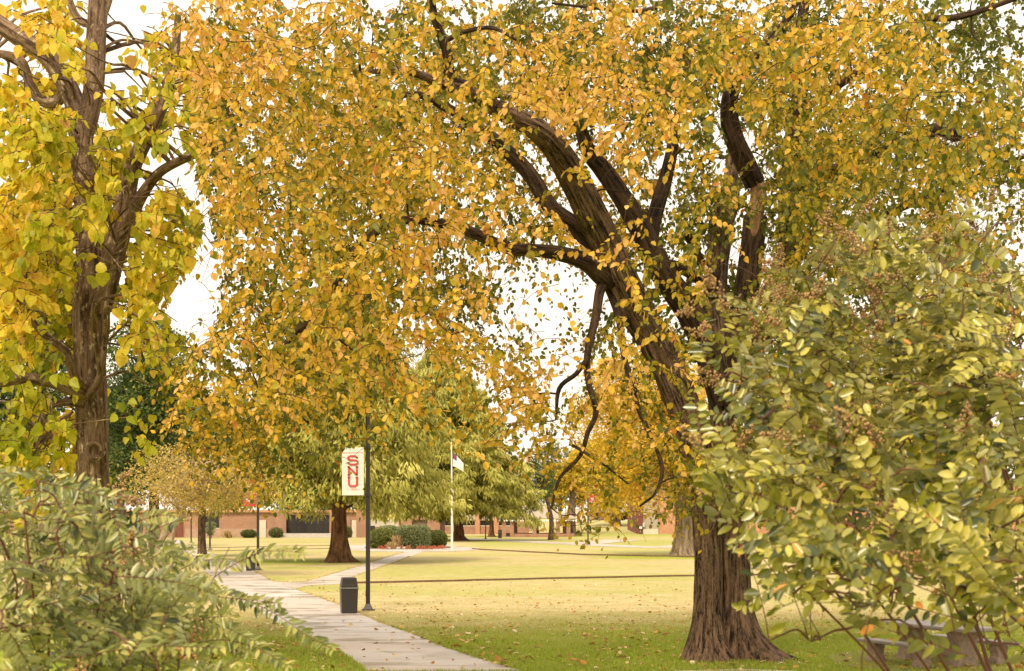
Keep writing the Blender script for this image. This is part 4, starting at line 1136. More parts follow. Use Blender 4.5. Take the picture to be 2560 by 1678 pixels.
def window(root, D, x0, x1, z0, z1, mull=1, mat='glass', frame='stone', rows=0):
    ox, oy, oz = root.location
    g = MB().box(x0 - ox, x1 - ox, D + .20 - oy, D + .22 - oy, z0 - oz, z1 - oz).build('window', M[mat], root)
    f = MB(); fw = .06
    for a, b_ in ((x0, x0 + fw), (x1 - fw, x1)): f.box(a - ox, b_ - ox, D + .12 - oy, D + .196 - oy, z0 - oz, z1 - oz)
    f.box(x0 + fw - ox, x1 - fw - ox, D + .12 - oy, D + .196 - oy, z1 - fw - oz, z1 - oz)
    for k in range(mull):
        xm = x0 + (x1 - x0) * (k + 1) / (mull + 1); f.box(xm - .025 - ox, xm + .025 - ox, D + .13 - oy, D + .19 - oy, z0 - oz, z1 - fw - oz)
    for k in range(rows):
        zm = z0 + (z1 - z0) * (k + 1) / (rows + 1); f.box(x0 + fw - ox, x1 - fw - ox, D + .14 - oy, D + .186 - oy, zm - .02 - oz, zm + .02 - oz)
    f.build('frame', M['black'] if mat == 'glass' else M['stone'], g)
    MB().box(x0 - .05 - ox, x1 + .05 - ox, D - .06 - oy, D + .119 - oy, z0 - .12 - oz, z0 - .002 - oz).build('sill', M['stone'], g)

D = 187.0; base = 0.0
b1 = empty('brick_building', (pX(600, D), D, 0), label='long low brown brick building at left with glazed entrance behind the cypress', cat='building')
top = pZ(1281, D)
ops = [(pX(438, D), pX(459, D), 0.0, pZ(1299, D)), (pX(495, D), pX(548, D), pZ(1320, D), pZ(1291, D)), (pX(716, D), pX(829, D), 0.55, pZ(1288, D)),
       (pX(280, D), pX(350, D), pZ(1320, D), pZ(1292, D)), (pX(100, D), pX(180, D), pZ(1320, D), pZ(1292, D)),
       (pX(925, D), pX(996, D), pZ(1315, D), pZ(1290, D)), (pX(1030, D), pX(1068, D), .3, pZ(1300, D)), (pX(877, D), pX(890, D), .3, pZ(1300, D))]
wall('wall', b1, D, pX(-300, D), pX(1100, D), 0, top, ops, M['brick'])
bbox('back_block', b1, pX(-300, D), pX(1100, D), D + 1.2, D + 14, 0, top - .05, M['brickd'])
bbox('fascia', b1, pX(-300, D) - .2, pX(1100, D) + .2, D - .35, D + 14.2, top + .002, top + .30, M['brick2'])
bbox('plinth', b1, pX(463, D), pX(690, D), D - .06, D - .003, 0, pZ(1322, D), M['plinth'])
window(b1, D, *ops[1]); window(b1, D, *ops[3]); window(b1, D, *ops[4]); window(b1, D, *ops[5], mull=2, mat='blind'); window(b1, D, *ops[2], mull=4, rows=1)
bbox('door', b1, ops[0][0], ops[0][1], D + .2, D + .26, 0, ops[0][3], M['brickd'])
bbox('dark_doorway', b1, ops[6][0], ops[6][1], D + .3, D + .35, .3, ops[6][3], M['brownwall'])
for px in (703, 838, 905): bbox('pier', b1, pX(px, D) - .7, pX(px, D) + .7, D - .45, D - .004, 0, top, M['brick'])
for k in range(4): bbox('step', b1, pX(697, D) - .25 * (3 - k), pX(833, D) + .25 * (3 - k), D - 3.2 + .7 * k, D - .46, .14 * k, .14 * (k + 1) - .002, M['concrete'])
for px, w_ in ((655, 1.1), (887, .8)): bbox('pale_panel', b1, pX(px, D) - w_ / 2, pX(px, D) + w_ / 2, D - .2, D - .065, 0, 2.3, M['stone'])
bbox('board', b1, pX(926, D), pX(939, D), D - 1.0, D - .92, .6, 1.55, M['black'])

D = 222.0
b2 = empty('brick_building', (pX(1200, D), D, 0), label='brick hall with tall gridded pale windows left of the gazebo', cat='building')
top = pZ(1268, D)
cols = [(1142, 1161), (1181, 1213), (1214, 1235), (1248, 1275)]; cols = [(1100, 1128), (1142, 1187), (1201, 1234), (1248, 1275), (1100 - 60, 1080)]
ops = []
for a, b_ in cols: ops += [(pX(a, D), pX(b_, D), pZ(1314, D), pZ(1272, D))]
wall('wall', b2, D, pX(1040, D), pX(1322, D), 0, top, ops, M['brick'])
bbox('roof_block', b2, pX(1040, D), pX(1322, D), D + 1.0, D + 12, 0, top - .02, M['brickd'])
bbox('coping', b2, pX(1038, D), pX(1324, D), D - .2, D + 12.2, top + .002, top + .3, M['stone'])
for o in ops:
    zc = pZ(1300, D)
    window(b2, D, o[0], o[1], zc + .05, o[3], mull=6, mat='blind', rows=6); window(b2, D, o[0], o[1], o[2], zc, mull=1)
for px in (1134, 1194, 1241): bbox('pier', b2, pX(px, D) - .36, pX(px, D) + .36, D - .3, D - .004, 0, top - .05, M['brick2'])

D = 262.0
b3 = empty('brick_building', (pX(1290, D), D, 0), label='taller orange brick block with white bands and a chimney above the gazebo', cat='building')
top = pZ(1158, D); xl, xr = pX(1205, D), pX(1318, D)
wb1 = [(xl + .8, xr - .8, pZ(1200, D), pZ(1181, D)), (xl + .8, xr - .8, pZ(1240, D), pZ(1222, D)), (xl + .8, xr - .8, pZ(1272, D), pZ(1262, D))]
wall('wall', b3, D, xl, xr, 0, top, wb1, M['brick2'])
bbox('rear_block', b3, xl, xr, D + 1.0, D + 12, 0, top - .05, M['brick2'])
for o in wb1: window(b3, D, *o, mull=3, mat='blind')
bbox('parapet', b3, xl - .1, xr + .1, D - .1, D + 12.1, top + .002, top + .28, M['stone'])
bbox('chimney', b3, pX(1316, D), pX(1324, D), D + 1, D + 2, 0, pZ(1136, D), M['brick2'])
bbox('red_door_canopy', b3, pX(1300, D), pX(1322, D), D - .8, D - .004, pZ(1262, D), pZ(1246, D), M['brickd'])

D = 200.0; zb = 0
b4 = empty('brick_building', (pX(2000, D), D, 0), label='orange brick hall at right with a grey corrugated end panel', cat='building')
top = pZ(1205, D)
ops = [(pX(x, D), pX(x + 7, D), pZ(1334, D), pZ(1268, D)) for x in (1732, 1990, 2080, 2130, 2300, 2450)]
wall('wall', b4, D, pX(1645, D), pX(2900, D), 0, top, ops, M['brick2'])
bbox('inner_block', b4, pX(1646, D), pX(2900, D), D + .8, D + 18, 0, top - .05, M['brownwall'])
bbox('corrugated_panel', b4, pX(1607, D), pX(1645, D) - .003, D - .3, D + 17, 1.0, top, M['panel'])
bbox('panel_plinth', b4, pX(1607, D), pX(1645, D) - .003, D - .45, D + 17, 0, .997, M['stone'])
bbox('pier', b4, pX(1593, D), pX(1607, D) - .003, D - .5, D + 17, -.3, top + .1, M['brickd'])
bbox('coping', b4, pX(1592, D), pX(2900, D), D - .55, D + 18.1, top + .102, top + .5, M['stone'])
bbox('meter_box', b4, pX(1597, D), pX(1604, D), D - .75, D - .504, 1.05, 1.35, M['white'])
bbox('conduit', b4, pX(1600, D), pX(1600.8, D), D - .6, D - .52, 0, 1.04, M['stone'])
bbox('electric_meter', b4, pX(1606, D), pX(1610.5, D), D - .7, D - .46, 1.3, 1.9, M['blind'])
for o in ops: window(b4, D, *o, mull=0, mat='glass')

D = 300.0; zb = hgt(pX(1530, D), D)
b5 = empty('low_building', (pX(1530, D), D, zb), label='far low brown building with dark openings beyond the rise', cat='building')
z0, z1 = zb, pZ(1283, D)
ops = [(pX(1552, D), pX(1564, D), z0, pZ(1291, D)), (pX(1568, D), pX(1578, D), z0, pZ(1291, D)), (pX(1492, D), pX(1526, D), pZ(1300, D), pZ(1289, D))]
wall('wall', b5, D, pX(1478, D), pX(1660, D), z0 - .5, z1, ops, M['brickd'])
bbox('rear_block', b5, pX(1478, D), pX(1660, D), D + .8, D + 10, z0 - .5, z1 - .05, M['black'])
bbox('roof', b5, pX(1470, D), pX(1662, D), D - 1.2, D + 10.5, z1 + .002, z1 + .35, M['brownwall'])
bbox('garden_wall', b5, pX(1476, D), pX(1549, D), D - 2.2, D - 1.9, z0 - .5, z0 + .9, M['brownwall'])
b6 = empty('plaster_wall', (pX(1440, 285), 285, zb), label='plain pale plaster wall right of the gazebo roof', cat='wall')
bbox('wall', b6, pX(1415, 285), pX(1468, 285), 285, 293, 0, pZ(1272, 285), M['stone'])
sg = empty('sign_board', (pX(1566, 288), 288, zb), label='small white sign board before the far low building', cat='sign')
bbox('board', sg, pX(1562.5, 288), pX(1569.5, 288), 288, 288.1, pZ(1308, 288) + .1, pZ(1299.5, 288), M['white'])
bbox('post', sg, pX(1565.6, 288), pX(1566.4, 288), 288.02, 288.08, zb - .3, pZ(1308, 288) + .099, M['brownwall'])

# parked white car
D = 292.0; zb = hgt(pX(1600, D), D)
car = empty('parked_car', (pX(1603, D), D, zb), label='white car parked beyond the orange brick building corner', cat='car')
m_ = MB(); m_.prism([(-2.3, .35), (-2.25, .85), (-1.4, 1.0), (-.7, 1.45), (.9, 1.45), (1.6, 1.0), (2.2, .9), (2.25, .35)], -.85, .85)
m_.v = [(v[0], v[2], v[1]) for v in m_.v]; m_.build('body', M['car'], car, bevel=.06)
m_ = MB(); m_.prism([(-1.25, 1.02), (-.65, 1.38), (.82, 1.38), (1.4, 1.02)], -.86, .86); m_.v = [(v[0], v[2], v[1]) for v in m_.v]; m_.build('side_windows', M['glass'], car)
for x in (-1.4, 1.4):
    for y in (-.8, .8): MB().tube([(x, y - .1, .32), (x, y + .1, .32)], .32, 16).build('wheel', M['rubber'], car)

# ------------------------------------------------------------------ gazebo
D = 190.0
gz = empty('gazebo', (pX(1343, D), D + 4.5, 0), label='brick gazebo with hipped shingle roof and a string of bulbs', cat='gazebo')
gx, gy, _ = gz.location; hw, hd = (pX(1430, D) - pX(1256, D)) / 2, 4.5; ez = pZ(1295, D)
m_ = MB(); ov = .75; rz_ = pZ(1268, D + 4.5)
m_.v = [(-hw - ov, -hd - ov, ez), (hw + ov, -hd - ov, ez), (hw + ov, hd + ov, ez), (-hw - ov, hd + ov, ez), (-1.6, 0, rz_), (1.6, 0, rz_),
        (-hw - ov, -hd - ov, ez - .16), (hw + ov, -hd - ov, ez - .16), (hw + ov, hd + ov, ez - .16), (-hw - ov, hd + ov, ez - .16)]
m_.f = [(0, 1, 5, 4), (2, 3, 4, 5), (1, 2, 5), (3, 0, 4), (9, 8, 7, 6), (6, 7, 1, 0), (7, 8, 2, 1), (8, 9, 3, 2), (9, 6, 0, 3)]; m_.mi = [0] * 9
m_.build('roof', M['shingle'], gz)
for px, yy_ in ((1260, -hd), (1280, -hd), (1336, -hd), (1395, -hd), (1421, -hd), (1289, hd), (1345, hd), (1418, hd)):
    x = pX(px, D) - gx; MB().box(x - .26, x + .26, yy_ - .25, yy_ + .25, 0, ez - .165).build('post', M['brick'], gz)
for x0, x1, y0, y1 in ((pX(1284, D) - gx, hw + .3, -hd - .2, -hd + .15), (-hw, hw + .3, hd - .15, hd + .2), (hw + .0, hw + .3, -hd + .2, hd - .2)):
    MB().box(x0, x1, y0, y1, 0, .47).build('low_wall', M['brick'], gz)
m_ = MB(); m_.box(-hw - .2, hw + .2, -hd, hd, .0, .04); m_.build('floor', M['concrete'], gz)
mbu = MB()
for i in range(30):
    x = -hw - .4 + i * (2 * hw + .9) / 29 + RNG.normal(0, .04); mbu.lathe(x, -hd - .45, [(.02, ez - .34), (.05, ez - .37), (.05, ez - .42), (.01, ez - .46)], 8)
mbu.tube([(-hw - .5, -hd - .45, ez - .30), (hw + .6, -hd - .45, ez - .30)], .012, 5); mbu.build('string_lights', M['bulb'], gz)
pt = empty('round_table', (pX(1348, D), D + 4, .04), label='small dark table inside the gazebo', cat='table')
m_ = MB(); m_.lathe(0, 0, [(.3, 0), (.06, .05), (.06, .68), (.75, .70), (.75, .76)], 14); m_.build('table', M['black'], pt)

# ------------------------------------------------------------------ flagpole
p = G(1130, 1380)
fp = empty('flagpole', p, label='white flagpole with a white flag with a blue corner', cat='flagpole')
k_ = p.y / F; hgt_ = (1380 - 1095) * k_
MB().tube([(0, 0, .1), (0, 0, 2.2), (-.04, 0, hgt_)], [.10, .085, .04], 12).build('pole', M['white'], fp)
MB().box(-.28, .28, -.28, .28, 0, .12).build('base', M['concrete'], fp, bevel=.02)
MB().lathe(-.04, 0, [(.02, hgt_), (.08, hgt_ + .05), (.08, hgt_ + .12), (.02, hgt_ + .17)], 10).build('finial', M['pale_wood'], fp)
def flagpt(u, v):
    """u along the fly, v down the hoist; wind-blown drooping cloth"""
    x = 4.0 * k_ + u * 27 * k_; z = (1380 - 1133) * k_ - v * 33 * k_ * (1 - .35 * u) - 22 * k_ * u * u ** .3 - (4 * k_ * u)
    y = .12 * math.sin(5 * u + 1.5 * v) * u
    return (x - 2 * k_, y, z)
def flagpart(name, u0, u1, v0, v1, mat, parent, yo=0, nu=10, nv=10):
    Vv = []
    for j in range(nv + 1):
        for i in range(nu + 1):
            a, b_, c = flagpt(u0 + (u1 - u0) * i / nu, v0 + (v1 - v0) * j / nv); Vv.append((a, b_ + yo, c))
    q = MB(); q.v = Vv; q.f = [(j * (nu + 1) + i, (j + 1) * (nu + 1) + i, (j + 1) * (nu + 1) + i + 1, j * (nu + 1) + i + 1) for j in range(nv) for i in range(nu)]; q.mi = [0] * len(q.f)
    return q.build(name, mat, parent, smooth=True)
fl = flagpart('flag', 0, 1, 0, 1, M['white'], fp)
cn_ = flagpart('canton', 0, .36, 0, .42, M['navy'], fl, -.02, 6, 6)
flagpart('cross', .15, .21, .06, .36, M['redprint'], fl, -.04, 2, 4)
flagpart('cross', .09, .27, .14, .19, M['redprint'], fl, -.045, 4, 2)

# ------------------------------------------------------------------ hedge bed
def leafy_solid(name, label, cat_, centre, half, kind, mat, n, size, sq=2.0, core='hedge_leaf', grp=None, tint=(.5, .2)):
    """clipped shrub: leaves over a rounded volume with a woody inner mass"""
    r = empty(name, (centre[0], centre[1], 0), label=label, cat=cat_, group=grp)
    d = unit(RNG.normal(0, 1, (n, 3))); h = np.array(half)
    q = np.abs(d) ** sq; s_ = q.sum(1) ** (-1 / sq); surf = d * s_[:, None]
    P_ = surf * (1 - .10 * RNG.random(n) ** 2)[:, None]
    nz_ = np.array([noise.noise(Vector(x * 3)) for x in surf]); P_ = P_ * (1 + .05 * nz_)[:, None]
    P_ = P_ * h + np.array([centre[0], centre[1], half[2] * 1.0]); P_[:, 2] = np.maximum(P_[:, 2], .03)
    nn = unit(np.sign(surf) * np.abs(surf) ** (sq - 1) / h)
    A_ = unit(nn * .7 + RNG.normal(0, .6, (n, 3)) + np.array([0, 0, .3])); N_ = nn + RNG.normal(0, .7, (n, 3))
    build_leaves('leaves', P_, A_, N_, RNG.uniform(size * .7, size * 1.3, n), np.clip(tint[0] + RNG.normal(0, tint[1], n) + .35 * nz_, 0, 1), kind, M[mat], r)
    # inner twiggy body
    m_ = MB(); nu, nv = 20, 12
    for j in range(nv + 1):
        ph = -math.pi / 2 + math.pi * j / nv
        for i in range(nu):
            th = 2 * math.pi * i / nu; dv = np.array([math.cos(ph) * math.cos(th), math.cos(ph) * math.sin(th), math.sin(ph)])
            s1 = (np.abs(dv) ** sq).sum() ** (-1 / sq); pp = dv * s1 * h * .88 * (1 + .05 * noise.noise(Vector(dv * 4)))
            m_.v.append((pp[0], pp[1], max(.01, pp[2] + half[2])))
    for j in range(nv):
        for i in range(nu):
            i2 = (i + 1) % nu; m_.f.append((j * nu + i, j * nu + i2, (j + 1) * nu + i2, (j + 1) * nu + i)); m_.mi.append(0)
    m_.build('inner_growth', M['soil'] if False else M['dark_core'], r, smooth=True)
    return r
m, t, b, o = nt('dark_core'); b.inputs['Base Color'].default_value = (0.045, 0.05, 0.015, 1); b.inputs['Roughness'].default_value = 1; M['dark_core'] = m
bedc = G(1015, 1371); bedm = MB()
bedm.prism([(bedc.x + 3.9 * math.cos(a), bedc.y + 3 + 5.4 * math.sin(a)) for a in np.linspace(0, 2 * math.pi, 36)[:-1]], 0.0, .06)
tag(bedm.build('mulch_bed', M['mulch']), 'round mulched planting bed', 'planting bed', kind='structure')
def hp(px, py, D): return ((px - CX) * D / F, D)
D = 124.0; k_ = D / F
GH = 'clipped shrubs in the round bed'
leafy_solid('clipped_shrub', 'rounded golden green dome shrub at the left of the bed', 'shrub', hp(956, 0, 124), (1.32, 1.3, .84), 'quad', 'hedge_leaf', 5200, .12, 2.3, grp=GH, tint=(.72, .2))
leafy_solid('clipped_shrub', 'square boxy hedge with pale top in the middle of the bed', 'shrub', hp(1034, 0, 123), (1.42, 1.3, .98), 'quad', 'hedge_pale', 6500, .12, 5.0, grp=GH, tint=(.45, .28))
leafy_solid('clipped_shrub', 'pale flat-topped shrub at the back of the bed', 'shrub', hp(972, 0, 130), (1.0, 1.0, .95), 'quad', 'hedge_pale', 3500, .12, 3.5, grp=GH, tint=(.7, .2))
leafy_solid('clipped_shrub', 'low oval dark shrub at the right of the bed', 'shrub', hp(1090, 0, 127), (.98, 1.0, .76), 'quad', 'hedge_leaf', 3600, .12, 2.2, grp=GH, tint=(.45, .2))
def grass_tuft(label, px, py, h, w, n, D=None, grp=None, mat='straw'):
    p_ = G(px, py) if D is None else Vector(((px - CX) * D / F, D, 0))
    r = empty('ornamental_grass', p_, label=label, cat='ornamental grass', group=grp)
    P_ = np.tile(np.array(p_), (n, 1)) + RNG.normal(0, w * .12, (n, 3)) * np.array([1, 1, 0]); P_[:, 2] = .05
    A_ = unit(RNG.normal(0, .33, (n, 3)) * np.array([1, 1, 0]) * (w / h) + np.array([0, 0, 1]))
    build_leaves('blades', P_, A_, RNG.normal(0, 1, (n, 3)), RNG.uniform(h * .6, h * 1.1, n), RNG.random(n), 'strand', M[mat], r)
GG = 'straw coloured ornamental grasses'
grass_tuft('tall straw coloured grass between the two big clipped shrubs', 992, 1371, 1.15, .9, 260, D=121.8, grp=GG)
grass_tuft('low spreading straw grass tuft before the domed shrub', 980, 1372, .62, 1.0, 260, D=120.9, grp=GG)
grass_tuft('straw grass tuft under the brick building window', 570, 1342, 1.0, 1.3, 180, D=183, grp=GG)
for i, (px, col) in enumerate([(951, 0), (963, 0), (971, 2), (996, 2), (1004, 0), (1010, 2), (1020, 0), (1048, 0), (1060, 0), (1073, 0), (1081, 0), (1086, 0), (1101, 0), (1106, 0)]):
    Dk = 119.3 + (1.2 if px > 1090 else 0) + .5 * random.random(); x_ = (px - CX) * Dk / F
    r = empty('flower_clump', (x_, Dk, .04), label='white flower clump along the front edge of the bed' if col == 2 else 'rust red flower clump along the front edge of the bed', cat='flowers',
              group='white flower clumps' if col == 2 else 'red flower clumps')
    n = 130; d = unit(RNG.normal(0, 1, (n, 3))); d[:, 2] = abs(d[:, 2]); s_ = .26 if col == 0 else .15
    build_leaves('blossoms', np.array([x_, Dk, .05]) + d * np.array([s_, s_, s_ * 1.1]) * RNG.uniform(.6, 1, (n, 1)), d + RNG.normal(0, .4, (n, 3)), RNG.normal(0, 1, (n, 3)), RNG.uniform(.05, .10, n), RNG.random(n), 'quad', M['wflower' if col == 2 else 'flower'], r)
GB = 'shrubs along the brick building'
for px, D_, hh_, ww, mt, lab, ti in [(622, 183, .50, 1.0, 'hedge_leaf', 'low dark green shrub before the brick wall', .15), (690, 184, .62, .9, 'olive_leaf', 'brown-green round shrub left of the entrance steps', .3),
                          (868, 184, .7, .6, 'olive_leaf', 'thin brownish shrub right of the entrance', .4), (1300 - 10, 214, .35, .8, 'hedge_leaf', 'low shrub left of the gazebo', .6)][:3]:
    leafy_solid('shrub', lab, 'shrub', ((px - CX) * D_ / F, D_), (ww, .7, hh_), 'quad', mt, 900, .16, 2.2, grp=GB, tint=(ti, .2))

# ------------------------------------------------------------------ background trees
def bg_tree(name, label, px, D, wpx, htop, hbot, mat, bark, n, leaf, kind='quad', trunk_w=.5, tint=(.5, .2), cx=None, grp=None, nclump=60, droop=.3, clump=None, base_py=None, flare=1.5, fill=1.0, lean=0, depth=1.0):
    """crown between photo rows htop..hbot, wpx wide, centred on cx"""
    k = D / F; x0 = (px - CX) * k; z0 = hgt(x0, D); cxw = ((cx if cx else px) - CX) * k
    r = empty(name, (x0, D, z0), label=label, cat='tree', group=grp)
    zt, zb_ = CH + (HY - htop) * k, CH + (HY - hbot) * k; zc, rz_ = (zt + zb_) / 2, (zt - zb_) / 2; rx = wpx * k / 2
    tr = Bark(); Ht = zc - z0 + rz_ * .4
    pts = [Vector((x0, D, z0 - .1)), Vector((x0, D, z0 + .5)), Vector((x0 + lean * .3, D, z0 + Ht * .3)), Vector((x0 * .5 + cxw * .5 + .2, D, z0 + Ht * .65)), Vector((cxw, D, z0 + Ht))]
    hw_ = trunk_w / 2
    C_, R_ = tr.limb(pts, [hw_ * flare, hw_ * 1.12, hw_, hw_ * .6, hw_ * .15], 16, .06, seed=px * .1, sub=5, lobes=root_lobes([.5, 2.6, 4.2, 5.5], [.35] * 4))
    nodes_ = np.array([tuple(p) for p in C_[8:]]); rad_ = np.array(R_[8:])
    u = unit(RNG.normal(0, 1, (nclump, 3))); rad = RNG.random(nclump) ** .45
    cen_ = np.stack([cxw + u[:, 0] * rad * rx * .88, D + u[:, 1] * rad * rx * .8 * depth, zc + u[:, 2] * rad * rz_ * .88], 1)
    for c in cen_:
        pp, rr = connect(nodes_, rad_, c, .02, .16, .1); tr.limb([Vector(p) for p in pp], rr, 6, 0, sub=3, seed=c[0])
    tr.build('trunk', M[bark], r)
    cs = clump or rx * .30
    m_ = n // nclump; P_ = np.repeat(cen_, m_, 0); dd = unit(RNG.normal(0, 1, (len(P_), 3))) * (RNG.random((len(P_), 1)) ** .5) * cs
    dd[:, 2] *= .62; P_ = P_ + dd; cn_ = np.repeat(RNG.normal(0, 1, nclump), m_)
    A_ = unit(dd / cs + RNG.normal(0, .7, (len(P_), 3)) + np.array([0, 0, -droop])); N_ = RNG.normal(0, .8, (len(P_), 3)) + np.array([0, -.3, .6])
    ti_ = tint[0] + RNG.normal(0, tint[1], len(P_)) + .10 * cn_ + .12 * dd[:, 2] / cs
    build_leaves('crown', P_, A_, N_, RNG.uniform(leaf * .7, leaf * 1.3, len(P_)), np.clip(ti_, 0, 1), kind, M[mat], r)
    return r

def cypress(label, px, D, wpx, htop, hbot, nb, per, trunk_w, cx=None, strand=(.28, .6), seedv=0, name='cypress_tree'):
    k = D / F; x0 = (px - CX) * k; r = empty(name, (x0, D, 0), label=label, cat='tree', group=None)
    cxw = ((cx if cx else px) - CX) * k; zt, zb_ = CH + (HY - htop) * k, CH + (HY - hbot) * k; R = wpx * k / 2
    tr = Bark()
    C_, R_ = tr.limb([Vector((x0, D, -.1)), Vector((x0, D, .5)), Vector((x0, D, 2.2)), Vector((x0 * .6 + cxw * .4, D, zt * .5)), Vector((cxw, D, zt * .98))],
            [trunk_w * 1.0, trunk_w * .72, trunk_w * .50, trunk_w * .28, .04], 40, .05, seed=px * .1 + seedv, sub=8,
            lobes=lambda th, z: 1 + max(0, 1.6 - z) / 1.6 * (.16 * math.cos(7 * th) + .10 * math.cos(4 * th + 1)) + (max(0, .5 - z) ** 1.5) * 1.2 * max(0, math.cos(3 * th)))
    P, A, T, Nn = [], [], [], []
    for i in range(nb):
        f = (i + RNG.random()) / nb; z = zb_ + 1.0 + (zt - zb_ - 1.0) * f ** .92
        L = R * (1 - f ** 1.5) ** .75 * RNG.uniform(.62, 1.08) + .4; az = i * 2.399 + RNG.normal(0, .3)
        dx, dy = math.cos(az), math.sin(az); xb = x0 + (cxw - x0) * f
        rise = .14 * L
        path = [Vector((xb, D, z)), Vector((xb + dx * L * .4, D + dy * L * .4, z + rise)), Vector((xb + dx * L * .75, D + dy * L * .75, z + rise * .8)), Vector((xb + dx * L, D + dy * L, z - .05 * L))]
        tr.limb(path, [max(.02, trunk_w * .11 * (1 - f)), .05 * (1 - f) + .02, .03, .012], 6, 0, sub=3, seed=i)
        cp = np.array([tuple(p) for p in catmull(path, 6)])
        ns = max(4, int(L * 2.6)); cl = RNG.normal(0, .10)
        for s_ in range(ns):
            u = .22 + .80 * (s_ + RNG.random()) / ns; u = min(u, .999) * (len(cp) - 1); i0 = int(u); base_ = cp[i0] + (cp[min(i0 + 1, len(cp) - 1)] - cp[i0]) * (u - i0)
            lat = RNG.normal(0, 1) * .42 * L * .45; c = base_ + np.array([-dy * lat, dx * lat, -.05 * abs(lat)])
            m_ = per; o_ = RNG.normal(0, 1, (m_, 3)) * np.array([.34, .34, .20]); pp = c + o_
            rad_ = unit(o_ * np.array([1, 1, .3]) + np.array([dx, dy, 0]) * .35)
            a = unit(rad_ * .55 + np.array([0, 0, -.85]) + RNG.normal(0, .28, (m_, 3)))
            P.append(pp); A.append(a); T.append(.42 + cl + RNG.normal(0, .12) + RNG.normal(0, .12, m_) + .35 * o_[:, 2] / .2 * .3)
            Nn.append(np.tile(np.array([dx * .3, -.5 + dy * .2, .5]), (m_, 1)) + RNG.normal(0, .45, (m_, 3)))
    tr.build('trunk', M['cypress_bark'], r)
    P = np.concatenate(P); A = np.concatenate(A); T = np.concatenate(T); Nn = np.concatenate(Nn); n = len(P)
    build_leaves('crown', P, A, Nn, RNG.uniform(*strand, n), np.clip(T, 0, 1), 'feather', M['cypress_leaf'], r)
    return r
_old = leaf_tmpl
def leaf_tmpl(kind):
    if kind == 'feather':
        return np.array([(-.05, 0, 0), (-.14, .4, .02), (0, 1, -.03), (.14, .4, .02), (.05, 0, 0)], float), [(4, 3, 2, 1, 0)]
    return _old(kind)
cypress('big feathery olive bald cypress with flared trunk left of the white banner', 848, DG(1406), 570, 730, 1320, 220, 34, .95, cx=850, strand=(.22, .5), seedv=1)
cypress('feathery olive bald cypress standing behind the hedge bed and flag', 1145, DG(1352), 400, 880, 1318, 170, 34, 1.0, cx=1090, strand=(.35, .8), seedv=4)
cypress('smaller feathery cypress right of the flag before the brick hall', 1228, 192, 110, 1040, 1296, 70, 26, .5, cx=1200, strand=(.35, .8), seedv=9)
bg_tree('pine_tree', 'thin grey-brown pine in front of the white-banded brick block', 1262, 205, 80, 1180, 1285, 'olive_leaf', 'grey_bark', 2400, .40, 'quad', .3, (.45, .2), nclump=26)
bg_tree('oak_tree', 'dark green oak behind the catalpa trunk', 385, 84, 290, 700, 1300, 'dark_leaf', 'elm_bark', 26000, .17, 'elm', .6, (.52, .27), cx=355, nclump=120, droop=.2)
bg_tree('oak_tree', 'broad low dark green oak with yellowing leaves between the catalpa and the cypress', 505, 98, 300, 950, 1292, 'dark_leaf', 'elm_bark', 22000, .19, 'elm', .5, (.6, .3), cx=515, nclump=110)
bg_tree('oak_tree', 'dark green tree at the far left edge behind the catalpa', 78, DG(1500), 330, 720, 1280, 'dark_leaf', 'elm_bark', 15000, .12, 'elm', .42, (.35, .25), cx=30, nclump=90)
bg_tree('cedar_tree', 'pale green feathery conifer top at the upper left', 105, 70, 170, 300, 1250, 'cypress_leaf', 'grey_bark', 14000, .22, 'feather', .5, (.45, .2), cx=95, nclump=90)
bg_tree('small_ash_tree', 'small bare-twigged tree with yellow leaves beside the left path', 400, DG(1440), 420, 1110, 1296, 'pale_yellow_leaf', 'pale_bark', 11000, .10, 'elm', .32, (.42, .25), cx=510, nclump=100, flare=1.2)
bg_tree('small_ash_tree', 'slim pale trunk leaning beside the small yellow tree', 425, DG(1436), 120, 1180, 1290, 'pale_yellow_leaf', 'pale_bark', 500, .11, 'elm', .26, (.75, .2), cx=440, nclump=14, flare=1.2)
bg_tree('golden_maple', 'golden leaved tree with thick grey trunk behind the elm trunk', 1710, DG(1389), 470, 860, 1305, 'gold_leaf', 'grey_bark', 40000, .17, 'elm', 1.35, (.55, .2), cx=1640, nclump=110, flare=1.45)
bg_tree('golden_maple', 'golden green tree on the rise right of the gazebo', 1538, 232, 260, 1050, 1302, 'gold_leaf', 'grey_bark', 20000, .38, 'elm', 1.6, (.42, .2), nclump=60, flare=1.6)
bg_tree('golden_maple', 'grey trunked tree just behind the gazebo right corner', 1428, 200, 130, 1120, 1280, 'gold_leaf', 'grey_bark', 5000, .4, 'elm', 1.2, (.35, .2), nclump=40, flare=1.6)
bg_tree('small_oak', 'small dark green tree with crooked trunk in front of the gazebo', 1378, DG(1350), 110, 1120, 1290, 'dark_leaf', 'elm_bark', 4500, .24, 'quad', .55, (.6, .3), cx=1340, nclump=40, flare=1.25)
bg_tree('red_maple', 'distant rust red tree above the far low building', 1490, 330, 90, 1150, 1270, 'red_leaf', 'grey_bark', 2500, .7, 'quad', .8, (.5, .3), nclump=26)
bg_tree('olive_oak', 'distant olive tree between the gazebo and the golden tree', 1400, 330, 170, 1080, 1285, 'olive_leaf', 'grey_bark', 5000, .7, 'quad', .9, (.6, .3), nclump=40)
bg_tree('golden_maple', 'golden tree behind the orange brick hall at right', 1960, 150, 300, 1000, 1255, 'gold_leaf', 'grey_bark', 9000, .28, 'elm', .8, (.5, .2), nclump=70)
